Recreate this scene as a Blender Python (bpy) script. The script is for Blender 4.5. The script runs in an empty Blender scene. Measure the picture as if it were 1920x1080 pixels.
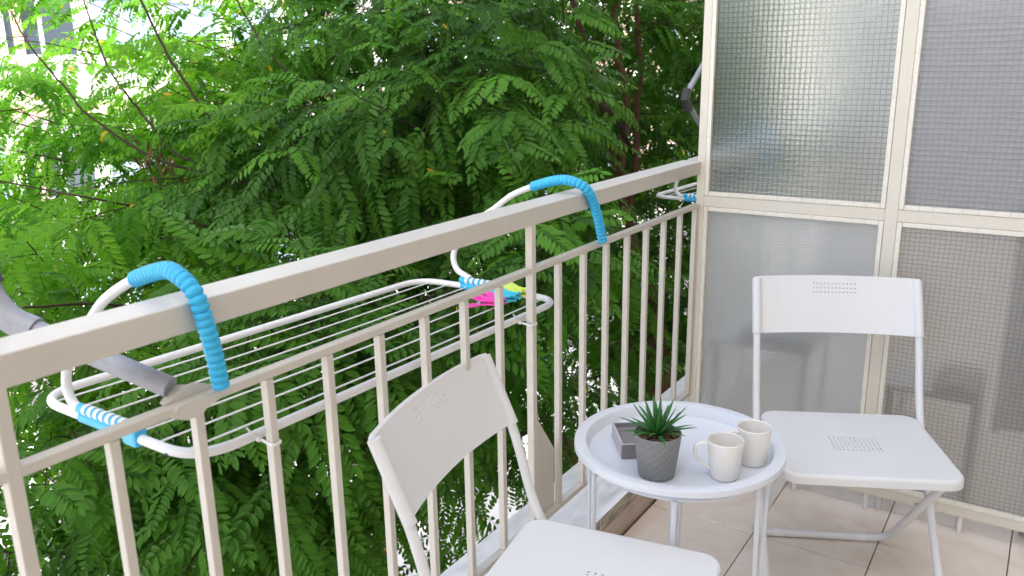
import bpy, bmesh, math, random
import numpy as np
from mathutils import Vector, Matrix
R_ = math.radians
PI = math.pi
random.seed(7)
rng = np.random.default_rng(11)
SC = bpy.context.scene
COL = SC.collection

# ------------------------------------------------------------------ camera, world, light
cam_d = bpy.data.cameras.new('camera')
cam = bpy.data.objects.new('camera', cam_d)
COL.objects.link(cam)
# yaw 33.59, pitched down 15.0, rolled by -0.93 degrees
CAM_POS = Vector((1.0373, -1.9221, 1.3199))
CAM_ROT = (Matrix.Rotation(0.5863, 4, 'Z') @ Matrix.Rotation(1.3088, 4, 'X') @ Matrix.Rotation(-0.0162, 4, 'Z')).to_3x3()
cam.matrix_world = Matrix.Translation(CAM_POS) @ CAM_ROT.to_4x4()
cam_d.sensor_width = 36.0
cam_d.lens = 36.0 * 1544.28 / 1920.0
cam_d.clip_start = 0.02
cam_d.clip_end = 600.0
cam_d.dof.use_dof = True
cam_d.dof.focus_distance = 1.95
cam_d.dof.aperture_fstop = 6.3
SC.camera = cam

SUN_EL, SUN_AZ = 56.0, 322.0      # azimuth measured counter-clockwise from +X
w = bpy.data.worlds.new('World')
SC.world = w
w.use_nodes = True
wn = w.node_tree
for n in list(wn.nodes):
    wn.nodes.remove(n)
sky = wn.nodes.new('ShaderNodeTexSky')
sky.sky_type = 'NISHITA'
sky.sun_disc = False
sky.sun_elevation = R_(SUN_EL)
sky.sun_rotation = R_(90.0 - SUN_AZ)
sky.air_density = 1.0
sky.dust_density = 4.0
sky.ozone_density = 1.0
bg = wn.nodes.new('ShaderNodeBackground')
bg.inputs['Strength'].default_value = 0.15
wo = wn.nodes.new('ShaderNodeOutputWorld')
hs = wn.nodes.new('ShaderNodeHueSaturation')      # thin high cloud: paler than a clear sky
hs.inputs['Saturation'].default_value = 0.68
wn.links.new(sky.outputs[0], hs.inputs['Color'])
wn.links.new(hs.outputs[0], bg.inputs[0])
wn.links.new(bg.outputs[0], wo.inputs[0])

sd = bpy.data.lights.new('sun', 'SUN')
sd.energy = 3.2
sd.angle = R_(1.0)
sd.color = (1.0, 0.96, 0.9)
sun = bpy.data.objects.new('sun', sd)
COL.objects.link(sun)
sdir = Vector((math.cos(R_(SUN_EL)) * math.cos(R_(SUN_AZ)), math.cos(R_(SUN_EL)) * math.sin(R_(SUN_AZ)), math.sin(R_(SUN_EL))))
sun.rotation_euler = sdir.to_track_quat('Z', 'Y').to_euler()
sun.location = (5, -3, 20)

SC.view_settings.view_transform = 'Standard'
SC.view_settings.look = 'None'
SC.view_settings.gamma = 1.0
SC.view_settings.exposure = 1.9
try:
    SC.view_settings.use_curve_mapping = False
except Exception:
    pass
SC.render.engine = 'CYCLES'
SC.cycles.use_denoising = True
SC.cycles.max_bounces = 10
SC.cycles.diffuse_bounces = 5
SC.cycles.glossy_bounces = 4
SC.cycles.transmission_bounces = 6
SC.cycles.transparent_max_bounces = 8
SC.cycles.sample_clamp_indirect = 8.0
SC.cycles.caustics_reflective = False
SC.cycles.caustics_refractive = False

# ------------------------------------------------------------------ materials
def mat(name, col, rough=0.5, spec=0.4, metal=0.0, noise=None, bump=None, coat=0.0, sss=0.0, chips=None):
    """noise=(scale, amount, (r,g,b) of dirt or variation); bump=(scale, strength, distance)"""
    m = bpy.data.materials.new(name)
    m.use_nodes = True
    nt = m.node_tree
    p = nt.nodes['Principled BSDF']
    p.inputs['Base Color'].default_value = (*col, 1)
    p.inputs['Roughness'].default_value = rough
    p.inputs['Specular IOR Level'].default_value = spec
    p.inputs['Metallic'].default_value = metal
    p.inputs['Coat Weight'].default_value = coat
    tc = nt.nodes.new('ShaderNodeTexCoord')
    if noise:
        t = nt.nodes.new('ShaderNodeTexNoise')
        t.inputs['Scale'].default_value = noise[0]
        t.inputs['Detail'].default_value = 6
        t.inputs['Roughness'].default_value = 0.65
        nt.links.new(tc.outputs['Object'], t.inputs['Vector'])
        r = nt.nodes.new('ShaderNodeValToRGB')
        r.color_ramp.elements[0].position = 0.35
        r.color_ramp.elements[1].position = 0.75
        r.color_ramp.elements[0].color = (0, 0, 0, 1)
        r.color_ramp.elements[1].color = (noise[1],) * 3 + (1,)
        nt.links.new(t.outputs['Fac'], r.inputs['Fac'])
        mx = nt.nodes.new('ShaderNodeMix')
        mx.data_type = 'RGBA'
        mx.inputs['A'].default_value = (*col, 1)
        mx.inputs['B'].default_value = (*noise[2], 1)
        nt.links.new(r.outputs['Color'], mx.inputs['Factor'])
        nt.links.new(mx.outputs['Result'], p.inputs['Base Color'])
        rr = nt.nodes.new('ShaderNodeMapRange')
        rr.inputs['To Min'].default_value = max(0.05, rough - 0.08)
        rr.inputs['To Max'].default_value = min(1, rough + 0.12)
        nt.links.new(t.outputs['Fac'], rr.inputs['Value'])
        nt.links.new(rr.outputs['Result'], p.inputs['Roughness'])
    if chips:
        t3 = nt.nodes.new('ShaderNodeTexNoise')
        t3.inputs['Scale'].default_value = chips
        t3.inputs['Detail'].default_value = 5
        t3.inputs['Roughness'].default_value = 0.7
        nt.links.new(tc.outputs['Object'], t3.inputs['Vector'])
        gt = nt.nodes.new('ShaderNodeMapRange')
        gt.inputs['From Min'].default_value = 0.735
        gt.inputs['From Max'].default_value = 0.765
        nt.links.new(t3.outputs['Fac'], gt.inputs['Value'])
        m3 = nt.nodes.new('ShaderNodeMix')
        m3.data_type = 'RGBA'
        nt.links.new(gt.outputs['Result'], m3.inputs['Factor'])
        nt.links.new(mx.outputs['Result'], m3.inputs['A'])
        m3.inputs['B'].default_value = (0.22, 0.13, 0.08, 1)
        nt.links.new(m3.outputs['Result'], p.inputs['Base Color'])
    if bump:
        t2 = nt.nodes.new('ShaderNodeTexNoise')
        t2.inputs['Scale'].default_value = bump[0]
        t2.inputs['Detail'].default_value = 3
        nt.links.new(tc.outputs['Object'], t2.inputs['Vector'])
        b = nt.nodes.new('ShaderNodeBump')
        b.inputs['Strength'].default_value = bump[1]
        b.inputs['Distance'].default_value = bump[2]
        nt.links.new(t2.outputs['Fac'], b.inputs['Height'])
        nt.links.new(b.outputs['Normal'], p.inputs['Normal'])
    return m

M = {}
M['railing'] = mat('railing_paint', (0.60, 0.565, 0.505), 0.38, 0.5, noise=(9, 0.35, (0.50, 0.45, 0.38)), bump=(60, 0.15, 0.002), chips=46)
M['frame'] = mat('partition_paint', (0.69, 0.65, 0.56), 0.4, 0.5, noise=(14, 0.25, (0.58, 0.52, 0.42)), bump=(45, 0.3, 0.002), chips=60)
M['chair'] = mat('white_powder_coat', (0.70, 0.705, 0.71), 0.4, 0.45, bump=(900, 0.06, 0.0005), noise=(6, 0.22, (0.62, 0.62, 0.61)))
M['table'] = mat('white_enamel', (0.66, 0.69, 0.74), 0.3, 0.5, noise=(6, 0.2, (0.63, 0.65, 0.69)))
M['airer'] = mat('white_plastic_coating', (0.76, 0.76, 0.76), 0.3, 0.5, noise=(20, 0.3, (0.62, 0.60, 0.56)))
M['blue'] = mat('turquoise_plastic', (0.025, 0.43, 0.74), 0.34, 0.5, noise=(18, 0.25, (0.08, 0.42, 0.62)))
M['pink'] = mat('pink_plastic', (0.86, 0.06, 0.42), 0.35, 0.5)
M['cyan'] = mat('cyan_plastic', (0.05, 0.56, 0.72), 0.35, 0.5)
M['lime'] = mat('lime_plastic', (0.66, 0.80, 0.12), 0.35, 0.5)
M['steel'] = mat('steel', (0.6, 0.6, 0.6), 0.3, 0.5, 1.0)
M['arm'] = mat('weathered_grey_metal', (0.36, 0.37, 0.40), 0.5, 0.5, 0.25, noise=(30, 0.6, (0.23, 0.22, 0.24)), bump=(70, 0.2, 0.002))
M['darkjoint'] = mat('dark_joint', (0.07, 0.06, 0.065), 0.55, 0.4)
M['grout'] = mat('grout', (0.30, 0.25, 0.205), 0.9, 0.2, noise=(40, 0.5, (0.12, 0.1, 0.08)))
M['wall'] = mat('plaster', (0.62, 0.555, 0.455), 0.9, 0.2, noise=(3, 0.3, (0.6, 0.55, 0.47)), bump=(90, 0.3, 0.004))
M['ceil'] = mat('white_wall_paint', (0.84, 0.83, 0.81), 0.9, 0.2, noise=(2, 0.2, (0.66, 0.63, 0.58)))
M['cup'] = mat('cream_ceramic', (0.77, 0.745, 0.70), 0.28, 0.5, coat=0.25)
M['soil'] = mat('dark_soil', (0.03, 0.022, 0.015), 0.9, 0.2)
M['pebble'] = mat('brown_pebble', (0.22, 0.14, 0.07), 0.6, 0.4, noise=(80, 0.9, (0.05, 0.03, 0.02)))
M['felt'] = mat('grey_felt', (0.20, 0.185, 0.19), 0.95, 0.1, noise=(350, 0.7, (0.32, 0.30, 0.31)), bump=(500, 0.5, 0.001))
M['felt_pale'] = mat('pale_grey_card', (0.50, 0.475, 0.50), 0.8, 0.2, noise=(200, 0.3, (0.42, 0.40, 0.42)))
M['succ'] = mat('succulent_green', (0.04, 0.17, 0.03), 0.4, 0.5, noise=(30, 0.5, (0.02, 0.08, 0.03)))
M['bark'] = mat('reddish_bark', (0.14, 0.075, 0.045), 0.9, 0.2, noise=(14, 0.7, (0.06, 0.04, 0.03)), bump=(30, 0.6, 0.01))
M['twig'] = mat('dark_twig', (0.045, 0.03, 0.022), 0.85, 0.2)
M['concrete'] = mat('street_concrete', (0.52, 0.51, 0.49), 0.9, 0.2, noise=(0.6, 0.5, (0.42, 0.41, 0.39)))
M['asphalt'] = mat('worn_pale_asphalt', (0.30, 0.30, 0.30), 0.9, 0.2, noise=(2, 0.5, (0.22, 0.22, 0.22)))
M['facade'] = mat('white_facade', (0.78, 0.77, 0.75), 0.85, 0.2, noise=(0.8, 0.3, (0.68, 0.66, 0.62)))
M['peach'] = mat('peach_facade', (0.62, 0.47, 0.38), 0.85, 0.2, noise=(1.2, 0.3, (0.52, 0.4, 0.33)))
M['orange'] = mat('terracotta_render', (0.62, 0.25, 0.12), 0.85, 0.2)
M['winframe'] = mat('white_window_frame', (0.82, 0.82, 0.82), 0.5, 0.4)
M['winpane'] = mat('window_glass_pale', (0.33, 0.42, 0.55), 0.35, 0.5)
M['winpane_dark'] = mat('window_glass_dark', (0.05, 0.07, 0.09), 0.12, 0.8)
M['pole'] = mat('pole_grey', (0.30, 0.28, 0.29), 0.7, 0.3, noise=(8, 0.4, (0.22, 0.2, 0.21)))
M['red'] = mat('sign_red', (0.65, 0.03, 0.06), 0.5, 0.4)
M['signwhite'] = mat('sign_white', (0.82, 0.82, 0.80), 0.5, 0.4)
M['signblack'] = mat('sign_black', (0.03, 0.03, 0.03), 0.5, 0.4)
M['carpaint'] = mat('car_white', (0.78, 0.78, 0.79), 0.25, 0.5, coat=0.5)
M['carpaint2'] = mat('car_silver', (0.42, 0.43, 0.45), 0.3, 0.5, 0.6, coat=0.5)
M['rubber'] = mat('rubber', (0.02, 0.02, 0.02), 0.8, 0.3)
M['darkcushion'] = mat('dark_seat_pad', (0.035, 0.03, 0.03), 0.9, 0.2)
M['burgundy'] = mat('burgundy_towel', (0.20, 0.09, 0.09), 0.9, 0.2)
M['bluegrey'] = mat('blue_grey_board', (0.15, 0.19, 0.25), 0.6, 0.4)
M['putty'] = mat('bead_paint', (0.79, 0.755, 0.67), 0.4, 0.5, noise=(22, 0.3, (0.62, 0.57, 0.47)), bump=(70, 0.4, 0.002))
M['darkgap'] = mat('dark_putty_line', (0.05, 0.045, 0.04), 0.9, 0.1)

def tile_mat():
    m = bpy.data.materials.new('floor_tile_ceramic')
    m.use_nodes = True
    nt = m.node_tree
    p = nt.nodes['Principled BSDF']
    g = nt.nodes.new('ShaderNodeNewGeometry')
    oi = nt.nodes.new('ShaderNodeObjectInfo')
    n = nt.nodes.new('ShaderNodeTexNoise')
    n.inputs['Scale'].default_value = 7
    n.inputs['Detail'].default_value = 8
    n.inputs['Roughness'].default_value = 0.6
    n.inputs['Distortion'].default_value = 1.2
    nt.links.new(g.outputs['Position'], n.inputs['Vector'])
    r = nt.nodes.new('ShaderNodeValToRGB')
    e = r.color_ramp.elements
    e[0].position, e[0].color = 0.3, (0.70, 0.60, 0.51, 1)
    e[1].position, e[1].color = 0.72, (0.82, 0.735, 0.66, 1)
    nt.links.new(n.outputs['Fac'], r.inputs['Fac'])
    hv = nt.nodes.new('ShaderNodeHueSaturation')
    mr = nt.nodes.new('ShaderNodeMapRange')
    mr.inputs['To Min'].default_value = 0.93
    mr.inputs['To Max'].default_value = 1.06
    nt.links.new(oi.outputs['Random'], mr.inputs['Value'])
    nt.links.new(mr.outputs['Result'], hv.inputs['Value'])
    nt.links.new(r.outputs['Color'], hv.inputs['Color'])
    nt.links.new(hv.outputs['Color'], p.inputs['Base Color'])
    p.inputs['Roughness'].default_value = 0.26
    n2 = nt.nodes.new('ShaderNodeTexNoise')
    n2.inputs['Scale'].default_value = 18
    nt.links.new(g.outputs['Position'], n2.inputs['Vector'])
    b = nt.nodes.new('ShaderNodeBump')
    b.inputs['Strength'].default_value = 0.12
    b.inputs['Distance'].default_value = 0.002
    nt.links.new(n2.outputs['Fac'], b.inputs['Height'])
    nt.links.new(b.outputs['Normal'], p.inputs['Normal'])
    return m
M['tile'] = tile_mat()

def marble_mat(name, base, vein, vscale, rough):
    m = bpy.data.materials.new(name)
    m.use_nodes = True
    nt = m.node_tree
    p = nt.nodes['Principled BSDF']
    g = nt.nodes.new('ShaderNodeNewGeometry')
    mp = nt.nodes.new('ShaderNodeMapping')
    mp.inputs['Scale'].default_value = (1.6, 0.5, 2.2)
    nt.links.new(g.outputs['Position'], mp.inputs['Vector'])
    n = nt.nodes.new('ShaderNodeTexNoise')
    n.inputs['Scale'].default_value = vscale
    n.inputs['Detail'].default_value = 9
    n.inputs['Distortion'].default_value = 2.5
    nt.links.new(mp.outputs['Vector'], n.inputs['Vector'])
    r = nt.nodes.new('ShaderNodeValToRGB')
    e = r.color_ramp.elements
    e[0].position, e[0].color = 0.36, (*vein, 1)
    e[1].position, e[1].color = 0.56, (*base, 1)
    nt.links.new(n.outputs['Fac'], r.inputs['Fac'])
    nt.links.new(r.outputs['Color'], p.inputs['Base Color'])
    p.inputs['Roughness'].default_value = rough
    return m
M['marble'] = marble_mat('white_marble', (0.90, 0.895, 0.89), (0.76, 0.755, 0.76), 6, 0.3)
M['marble_edge'] = marble_mat('worn_marble_edge', (0.50, 0.45, 0.38), (0.22, 0.19, 0.16), 9, 0.6)
M['skirt'] = marble_mat('skirting_tile', (0.52, 0.42, 0.34), (0.42, 0.33, 0.26), 5, 0.45)

def glass_mat(name, tint, pitch, wire, rough, xoff, dmix=0.4, relief=1.0):
    """rolled glass with a square relief; wire = how much the wires inside darken it"""
    m = bpy.data.materials.new(name)
    m.use_nodes = True
    nt = m.node_tree
    for n in list(nt.nodes):
        nt.nodes.remove(n)
    out = nt.nodes.new('ShaderNodeOutputMaterial')
    g = nt.nodes.new('ShaderNodeNewGeometry')
    nz = nt.nodes.new('ShaderNodeTexNoise')
    nz.inputs['Scale'].default_value = 16
    nz.inputs['Detail'].default_value = 2
    nt.links.new(g.outputs['Position'], nz.inputs['Vector'])
    sx = nt.nodes.new('ShaderNodeSeparateXYZ')
    nt.links.new(g.outputs['Position'], sx.inputs[0])
    def mth(op, a, b=None, c=None):
        n = nt.nodes.new('ShaderNodeMath')
        n.operation = op
        for i, v in enumerate((a, b, c)):
            if v is None:
                continue
            if isinstance(v, (int, float)):
                n.inputs[i].default_value = v
            else:
                nt.links.new(v, n.inputs[i])
        return n.outputs[0]
    wob = mth('MULTIPLY', mth('SUBTRACT', nz.outputs['Fac'], 0.5), 0.006)
    u = mth('MULTIPLY', mth('ADD', mth('ADD', sx.outputs[0], wob), xoff), 2 * PI / pitch)
    v = mth('MULTIPLY', mth('ADD', sx.outputs[2], wob), 2 * PI / pitch)
    cu, cv = mth('COSINE', u), mth('COSINE', v)
    lines = mth('MAXIMUM', mth('POWER', mth('MULTIPLY_ADD', cu, 0.5, 0.5), 10.0), mth('POWER', mth('MULTIPLY_ADD', cv, 0.5, 0.5), 10.0))
    fine = nt.nodes.new('ShaderNodeTexNoise')
    fine.inputs['Scale'].default_value = 260
    nt.links.new(g.outputs['Position'], fine.inputs['Vector'])
    h = mth('ADD', mth('ADD', mth('MULTIPLY', cu, 0.22), mth('MULTIPLY', cv, 1.0)), mth('MULTIPLY', fine.outputs['Fac'], 0.5))
    b = nt.nodes.new('ShaderNodeBump')
    b.inputs['Strength'].default_value = relief
    b.inputs['Distance'].default_value = 0.0018
    nt.links.new(h, b.inputs['Height'])
    p = nt.nodes.new('ShaderNodeBsdfPrincipled')
    p.inputs['Base Color'].default_value = (tint[0] ** 0.4, tint[1] ** 0.4, tint[2] ** 0.4, 1)
    p.inputs['Transmission Weight'].default_value = 1.0
    p.inputs['Roughness'].default_value = rough
    p.inputs['IOR'].default_value = 1.35
    nt.links.new(b.outputs['Normal'], p.inputs['Normal'])
    tr = nt.nodes.new('ShaderNodeBsdfTranslucent')
    tr.inputs['Color'].default_value = (tint[0] * 0.95, tint[1] * 0.95, tint[2] * 0.95, 1)
    df = nt.nodes.new('ShaderNodeBsdfDiffuse')
    df.inputs['Color'].default_value = (tint[0] * 0.9, tint[1] * 0.9, tint[2] * 0.9, 1)
    a1 = nt.nodes.new('ShaderNodeMixShader')
    a1.inputs[0].default_value = 0.5
    nt.links.new(tr.outputs[0], a1.inputs[1])
    nt.links.new(df.outputs[0], a1.inputs[2])
    a2 = nt.nodes.new('ShaderNodeMixShader')
    a2.inputs[0].default_value = dmix
    nt.links.new(p.outputs[0], a2.inputs[1])
    nt.links.new(a1.outputs[0], a2.inputs[2])
    wd = nt.nodes.new('ShaderNodeBsdfDiffuse')
    wd.inputs['Color'].default_value = (0.09, 0.09, 0.085, 1)
    a3 = nt.nodes.new('ShaderNodeMixShader')
    nt.links.new(mth('MULTIPLY', lines, wire), a3.inputs[0])
    nt.links.new(a2.outputs[0], a3.inputs[1])
    nt.links.new(wd.outputs[0], a3.inputs[2])
    nt.links.new(a3.outputs[0], out.inputs[0])
    return m
M['glass_reeded'] = glass_mat('square_relief_glass', (0.74, 0.80, 0.75), 0.0145, 0.22, 0.12, 0.0, 0.14)
M['glass_grey'] = glass_mat('square_relief_glass_grey', (0.66, 0.67, 0.69), 0.0145, 0.25, 0.16, 0.004, 0.35)
M['glass_fine'] = glass_mat('fine_square_glass', (0.95, 0.97, 0.965), 0.0085, 0.16, 0.07, 0.0, 0.58, 0.22)
M['glass_wired'] = glass_mat('wired_glass', (0.88, 0.855, 0.79), 0.0125, 0.36, 0.12, 0.003, 0.5, 0.45)

def leaf_mat(name, dark, light, trans, tf=0.45):
    m = bpy.data.materials.new(name)
    m.use_nodes = True
    nt = m.node_tree
    for n in list(nt.nodes):
        nt.nodes.remove(n)
    out = nt.nodes.new('ShaderNodeOutputMaterial')
    at = nt.nodes.new('ShaderNodeAttribute')
    at.attribute_name = 'tint'
    oi = nt.nodes.new('ShaderNodeObjectInfo')
    mu = nt.nodes.new('ShaderNodeMath')
    mu.operation = 'MULTIPLY_ADD'
    mu.inputs[1].default_value = 0.25
    nt.links.new(oi.outputs['Random'], mu.inputs[0])
    nt.links.new(at.outputs['Fac'], mu.inputs[2])
    r = nt.nodes.new('ShaderNodeValToRGB')
    cr = r.color_ramp
    cr.elements[0].position, cr.elements[0].color = 0.0, (*dark, 1)
    cr.elements[1].position, cr.elements[1].color = 0.8, (*light, 1)
    e = cr.elements.new(0.97)
    e.color = (*light, 1)
    e = cr.elements.new(1.0)
    e.color = (0.55, 0.36, 0.03, 1)
    mr = nt.nodes.new('ShaderNodeMath')
    mr.operation = 'MULTIPLY'
    mr.inputs[1].default_value = 0.7
    nt.links.new(mu.outputs[0], mr.inputs[0])
    nt.links.new(mr.outputs[0], r.inputs['Fac'])
    p = nt.nodes.new('ShaderNodeBsdfPrincipled')
    p.inputs['Roughness'].default_value = 0.42
    p.inputs['Specular IOR Level'].default_value = 0.17
    nt.links.new(r.outputs['Color'], p.inputs['Base Color'])
    gm = nt.nodes.new('ShaderNodeMix')
    gm.data_type = 'RGBA'
    gm.blend_type = 'MULTIPLY'
    gm.inputs['Factor'].default_value = 1.0
    gm.inputs['B'].default_value = (*trans, 1)
    nt.links.new(r.outputs['Color'], gm.inputs['A'])
    t = nt.nodes.new('ShaderNodeBsdfTranslucent')
    nt.links.new(gm.outputs['Result'], t.inputs['Color'])
    mx = nt.nodes.new('ShaderNodeMixShader')
    mx.inputs[0].default_value = tf
    nt.links.new(p.outputs[0], mx.inputs[1])
    nt.links.new(t.outputs[0], mx.inputs[2])
    nt.links.new(mx.outputs[0], out.inputs[0])
    return m
M['leaf_dark'] = leaf_mat('leaf_deep_green', (0.013, 0.052, 0.005), (0.082, 0.225, 0.017), (1.4, 1.7, 0.5), 0.26)
M['leaf_lime'] = leaf_mat('leaf_young_green', (0.050, 0.175, 0.015), (0.175, 0.385, 0.028), (1.6, 1.7, 0.5), 0.5)

# ------------------------------------------------------------------ mesh helpers
class MB:
    def __init__(s):
        s.v, s.f = [], []
    def add(s, v, f):
        o = len(s.v)
        s.v += [tuple(p) for p in v]
        s.f += [tuple(i + o for i in q) for q in f]
        return s
    def box(s, x0, x1, y0, y1, z0, z1):
        v = [(x, y, z) for x in (x0, x1) for y in (y0, y1) for z in (z0, z1)]
        return s.add(v, [(0, 1, 3, 2), (4, 6, 7, 5), (0, 4, 5, 1), (2, 3, 7, 6), (0, 2, 6, 4), (1, 5, 7, 3)])
    def tube(s, pts, r, n=10, cap=True):
        pts = [Vector(p) for p in pts]
        rs = r if isinstance(r, (list, tuple)) else [r] * len(pts)
        t0 = (pts[1] - pts[0]).normalized()
        a = Vector((0, 0, 1)) if abs(t0.z) < 0.9 else Vector((1, 0, 0))
        u = t0.cross(a).normalized()
        V, F = [], []
        for i, p in enumerate(pts):
            if i == 0:
                t = t0
            elif i == len(pts) - 1:
                t = (pts[i] - pts[i - 1]).normalized()
            else:
                t = ((pts[i] - pts[i - 1]).normalized() + (pts[i + 1] - pts[i]).normalized()).normalized()
            u = (u - t * u.dot(t)).normalized()
            b = t.cross(u)
            for k in range(n):
                c, q = math.cos(2 * PI * k / n), math.sin(2 * PI * k / n)
                V.append(p + (u * c + b * q) * rs[i])
        for i in range(len(pts) - 1):
            for k in range(n):
                k2 = (k + 1) % n
                F.append((i * n + k, i * n + k2, (i + 1) * n + k2, (i + 1) * n + k))
        if cap:
            F.append(tuple(reversed(range(n))))
            F.append(tuple((len(pts) - 1) * n + k for k in range(n)))
        return s.add(V, F)
    def lathe(s, prof, n=48, c=(0, 0, 0), closed=False):
        V, F = [], []
        for r, z in prof:
            for k in range(n):
                a = 2 * PI * k / n
                V.append((c[0] + r * math.cos(a), c[1] + r * math.sin(a), c[2] + z))
        m = len(prof)
        for i in range(m - (0 if closed else 1)):
            j = (i + 1) % m
            for k in range(n):
                k2 = (k + 1) % n
                F.append((i * n + k, i * n + k2, j * n + k2, j * n + k))
        return s.add(V, F)
    def mesh(s, name, smooth=False):
        me = bpy.data.meshes.new(name)
        me.from_pydata(s.v, [], s.f)
        me.validate()
        bm = bmesh.new()
        bm.from_mesh(me)
        bmesh.ops.recalc_face_normals(bm, faces=bm.faces)
        bm.to_mesh(me)
        bm.free()
        if smooth:
            me.shade_smooth()
            me.set_sharp_from_angle(angle=R_(36))
        return me

def link(o, parent=None, loc=None, rz=None):
    COL.objects.link(o)
    if parent is not None:
        o.parent = parent
    if loc is not None:
        o.location = loc
    if rz is not None:
        o.rotation_euler = (0, 0, rz)
    return o

def obj(name, mb, m, parent=None, smooth=False, bevel=0.0, seg=2, loc=None):
    me = mb.mesh(name, smooth) if isinstance(mb, MB) else mb
    if m is not None and not me.materials:
        me.materials.append(M[m])
    o = bpy.data.objects.new(name, me)
    link(o, parent, loc)
    if bevel:
        b = o.modifiers.new('soft_edge', 'BEVEL')
        b.width = bevel
        b.segments = seg
        b.limit_method = 'ANGLE'
        b.angle_limit = R_(40)
        b.harden_normals = False
    return o

def thing(name, label, cat, loc=(0, 0, 0), rz=0.0, group=None):
    o = bpy.data.objects.new(name, None)
    o.empty_display_size = 0.05
    link(o, None, loc, rz)
    return tag(o, label, cat, group)

def tag(o, label, cat, group=None, kind=None):
    if label:
        o['label'] = label
    if cat:
        o['category'] = cat
    if group:
        o['group'] = group
    if kind:
        o['kind'] = kind
    return o

def struct(name, mb, m, parent=None, **k):
    o = obj(name, mb, m, parent, **k)
    if parent is None:
        o['kind'] = 'structure'
    return o

def bezier(pts, n=8):
    """Catmull-Rom through pts"""
    P = [Vector(p) for p in pts]
    P = [P[0] * 2 - P[1]] + P + [P[-1] * 2 - P[-2]]
    out = []
    for i in range(1, len(P) - 2):
        for k in range(n):
            t = k / n
            a, b, c, d = P[i - 1], P[i], P[i + 1], P[i + 2]
            out.append(0.5 * ((2 * b) + (c - a) * t + (2 * a - 5 * b + 4 * c - d) * t * t + (3 * b - a - 3 * c + d) * t ** 3))
    out.append(P[-2])
    return out

def fillet(pts, r, n=6):
    """polyline with rounded corners"""
    P = [Vector(p) for p in pts]
    out = [P[0]]
    for i in range(1, len(P) - 1):
        a = (P[i - 1] - P[i])
        b = (P[i + 1] - P[i])
        rr = min(r, a.length * 0.49, b.length * 0.49)
        p0, p1 = P[i] + a.normalized() * rr, P[i] + b.normalized() * rr
        for k in range(n + 1):
            t = k / n
            out.append(p0 * (1 - t) ** 2 + P[i] * 2 * t * (1 - t) + p1 * t * t)
    out.append(P[-1])
    return out

# ------------------------------------------------------------------ setting: balcony slab, floor tiles, ledge, walls
XI = 0.1147            # inner face of the railing
LEDGE = 0.1194
YP = 0.5343            # partition plane
slab = struct('balcony_floor', MB().box(0.118, 2.8, -4.2, 4.5, -0.25, -0.009), 'grout')
tx0, tdx, ty0, tdy = 0.436 - 0.315, 0.315, 0.225 - 0.345 * 11, 0.345
tile_me = MB().box(0, tdx - 0.0028, 0, tdy - 0.0028, -0.0085, 0.0).mesh('tile')
tile_me.materials.append(M['tile'])
for i in range(8):
    for j in range(2, 22):
        o = bpy.data.objects.new('tile', tile_me)
        link(o, slab, (tx0 + i * tdx, ty0 + j * tdy, random.uniform(-0.0004, 0.0)))
        b = o.modifiers.new('soft_edge', 'BEVEL')
        b.width = 0.0015
        b.segments = 2
ledge = struct('balcony_ledge', MB().box(-0.085, 0.108, -4.2, 4.5, -0.25, LEDGE - 0.046), 'wall')
for k in range(24):
    y = -4.19 + k * 0.34
    o = obj('marble_slab', MB().box(-0.10, XI, y, y + 0.3385, LEDGE - 0.045, LEDGE), 'marble', ledge, bevel=0.002)
    o.data.materials.append(M['marble_edge'])
    for p in o.data.polygons:
        if p.normal.x > 0.9:
            p.material_index = 1
for k in range(26):
    y = ty0 + k * 0.3450 / 1.0
    if y > 4.2:
        break
    obj('skirting_tile', MB().box(0.1085, 0.1140, y, y + 0.342, -0.004, LEDGE - 0.047), 'skirt', ledge, bevel=0.001)
struct('house_wall', MB().box(2.6, 2.8, -4.2, 4.5, 0.0, 2.75), 'wall')
struct('house_upper_storeys', MB().box(2.602, 12.0, -16, 16, 2.751, 11.4), 'wall')  # unseen upper floors; height tuned so their shade covers the near trees
struct('house_lower_storeys', MB().box(2.81, 12.0, -16, 16, -5.5, 2.75), 'wall')
struct('far_end_wall', MB().box(-0.1, 2.6, 3.2, 3.35, -0.008, 1.85), 'ceil')

# ------------------------------------------------------------------ railing
D, Y0 = 0.12127, -1.5397
HZT, HZB, HXO = 1.0297, 0.9907, 0.0502
ZMB, ZMT, ZMO = 0.8844, 0.8978, 0.0950
BZ0, BZ1 = 0.2560, 0.2711
def railing(label, ya, yb, bars, posts, group):
    t = thing('balcony_railing', label, 'railing', (0, 0, 0), 0, group)
    obj('handrail', MB().box(HXO, XI, ya, yb, HZB, HZT), 'railing', t, bevel=0.0022, seg=3)
    obj('middle_rail', MB().box(ZMO, XI - 0.0006, ya, yb, ZMB, ZMT), 'railing', t, bevel=0.0015)
    obj('bottom_rail', MB().box(ZMO, XI - 0.0006, ya, yb, BZ0, BZ1), 'railing', t, bevel=0.0015)
    bme = MB().box(XI - 0.0162, XI - 0.0012, -0.0068, 0.0068, BZ1 + 0.0005, ZMB - 0.0005).mesh('baluster')
    bme.materials.append(M['railing'])
    for i in bars:
        o = bpy.data.objects.new('baluster', bme)
        link(o, t, (0, Y0 + i * D, 0))
        b = o.modifiers.new('soft_edge', 'BEVEL')
        b.width = 0.0016
        b.segments = 2
    for i in posts:
        y = Y0 + i * D
        obj('post', MB().box(XI - 0.0175, XI + 0.0006, y - 0.0050, y + 0.0115, LEDGE - 0.002, HZB + 0.002), 'railing', t, bevel=0.0018)
    return t
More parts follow.
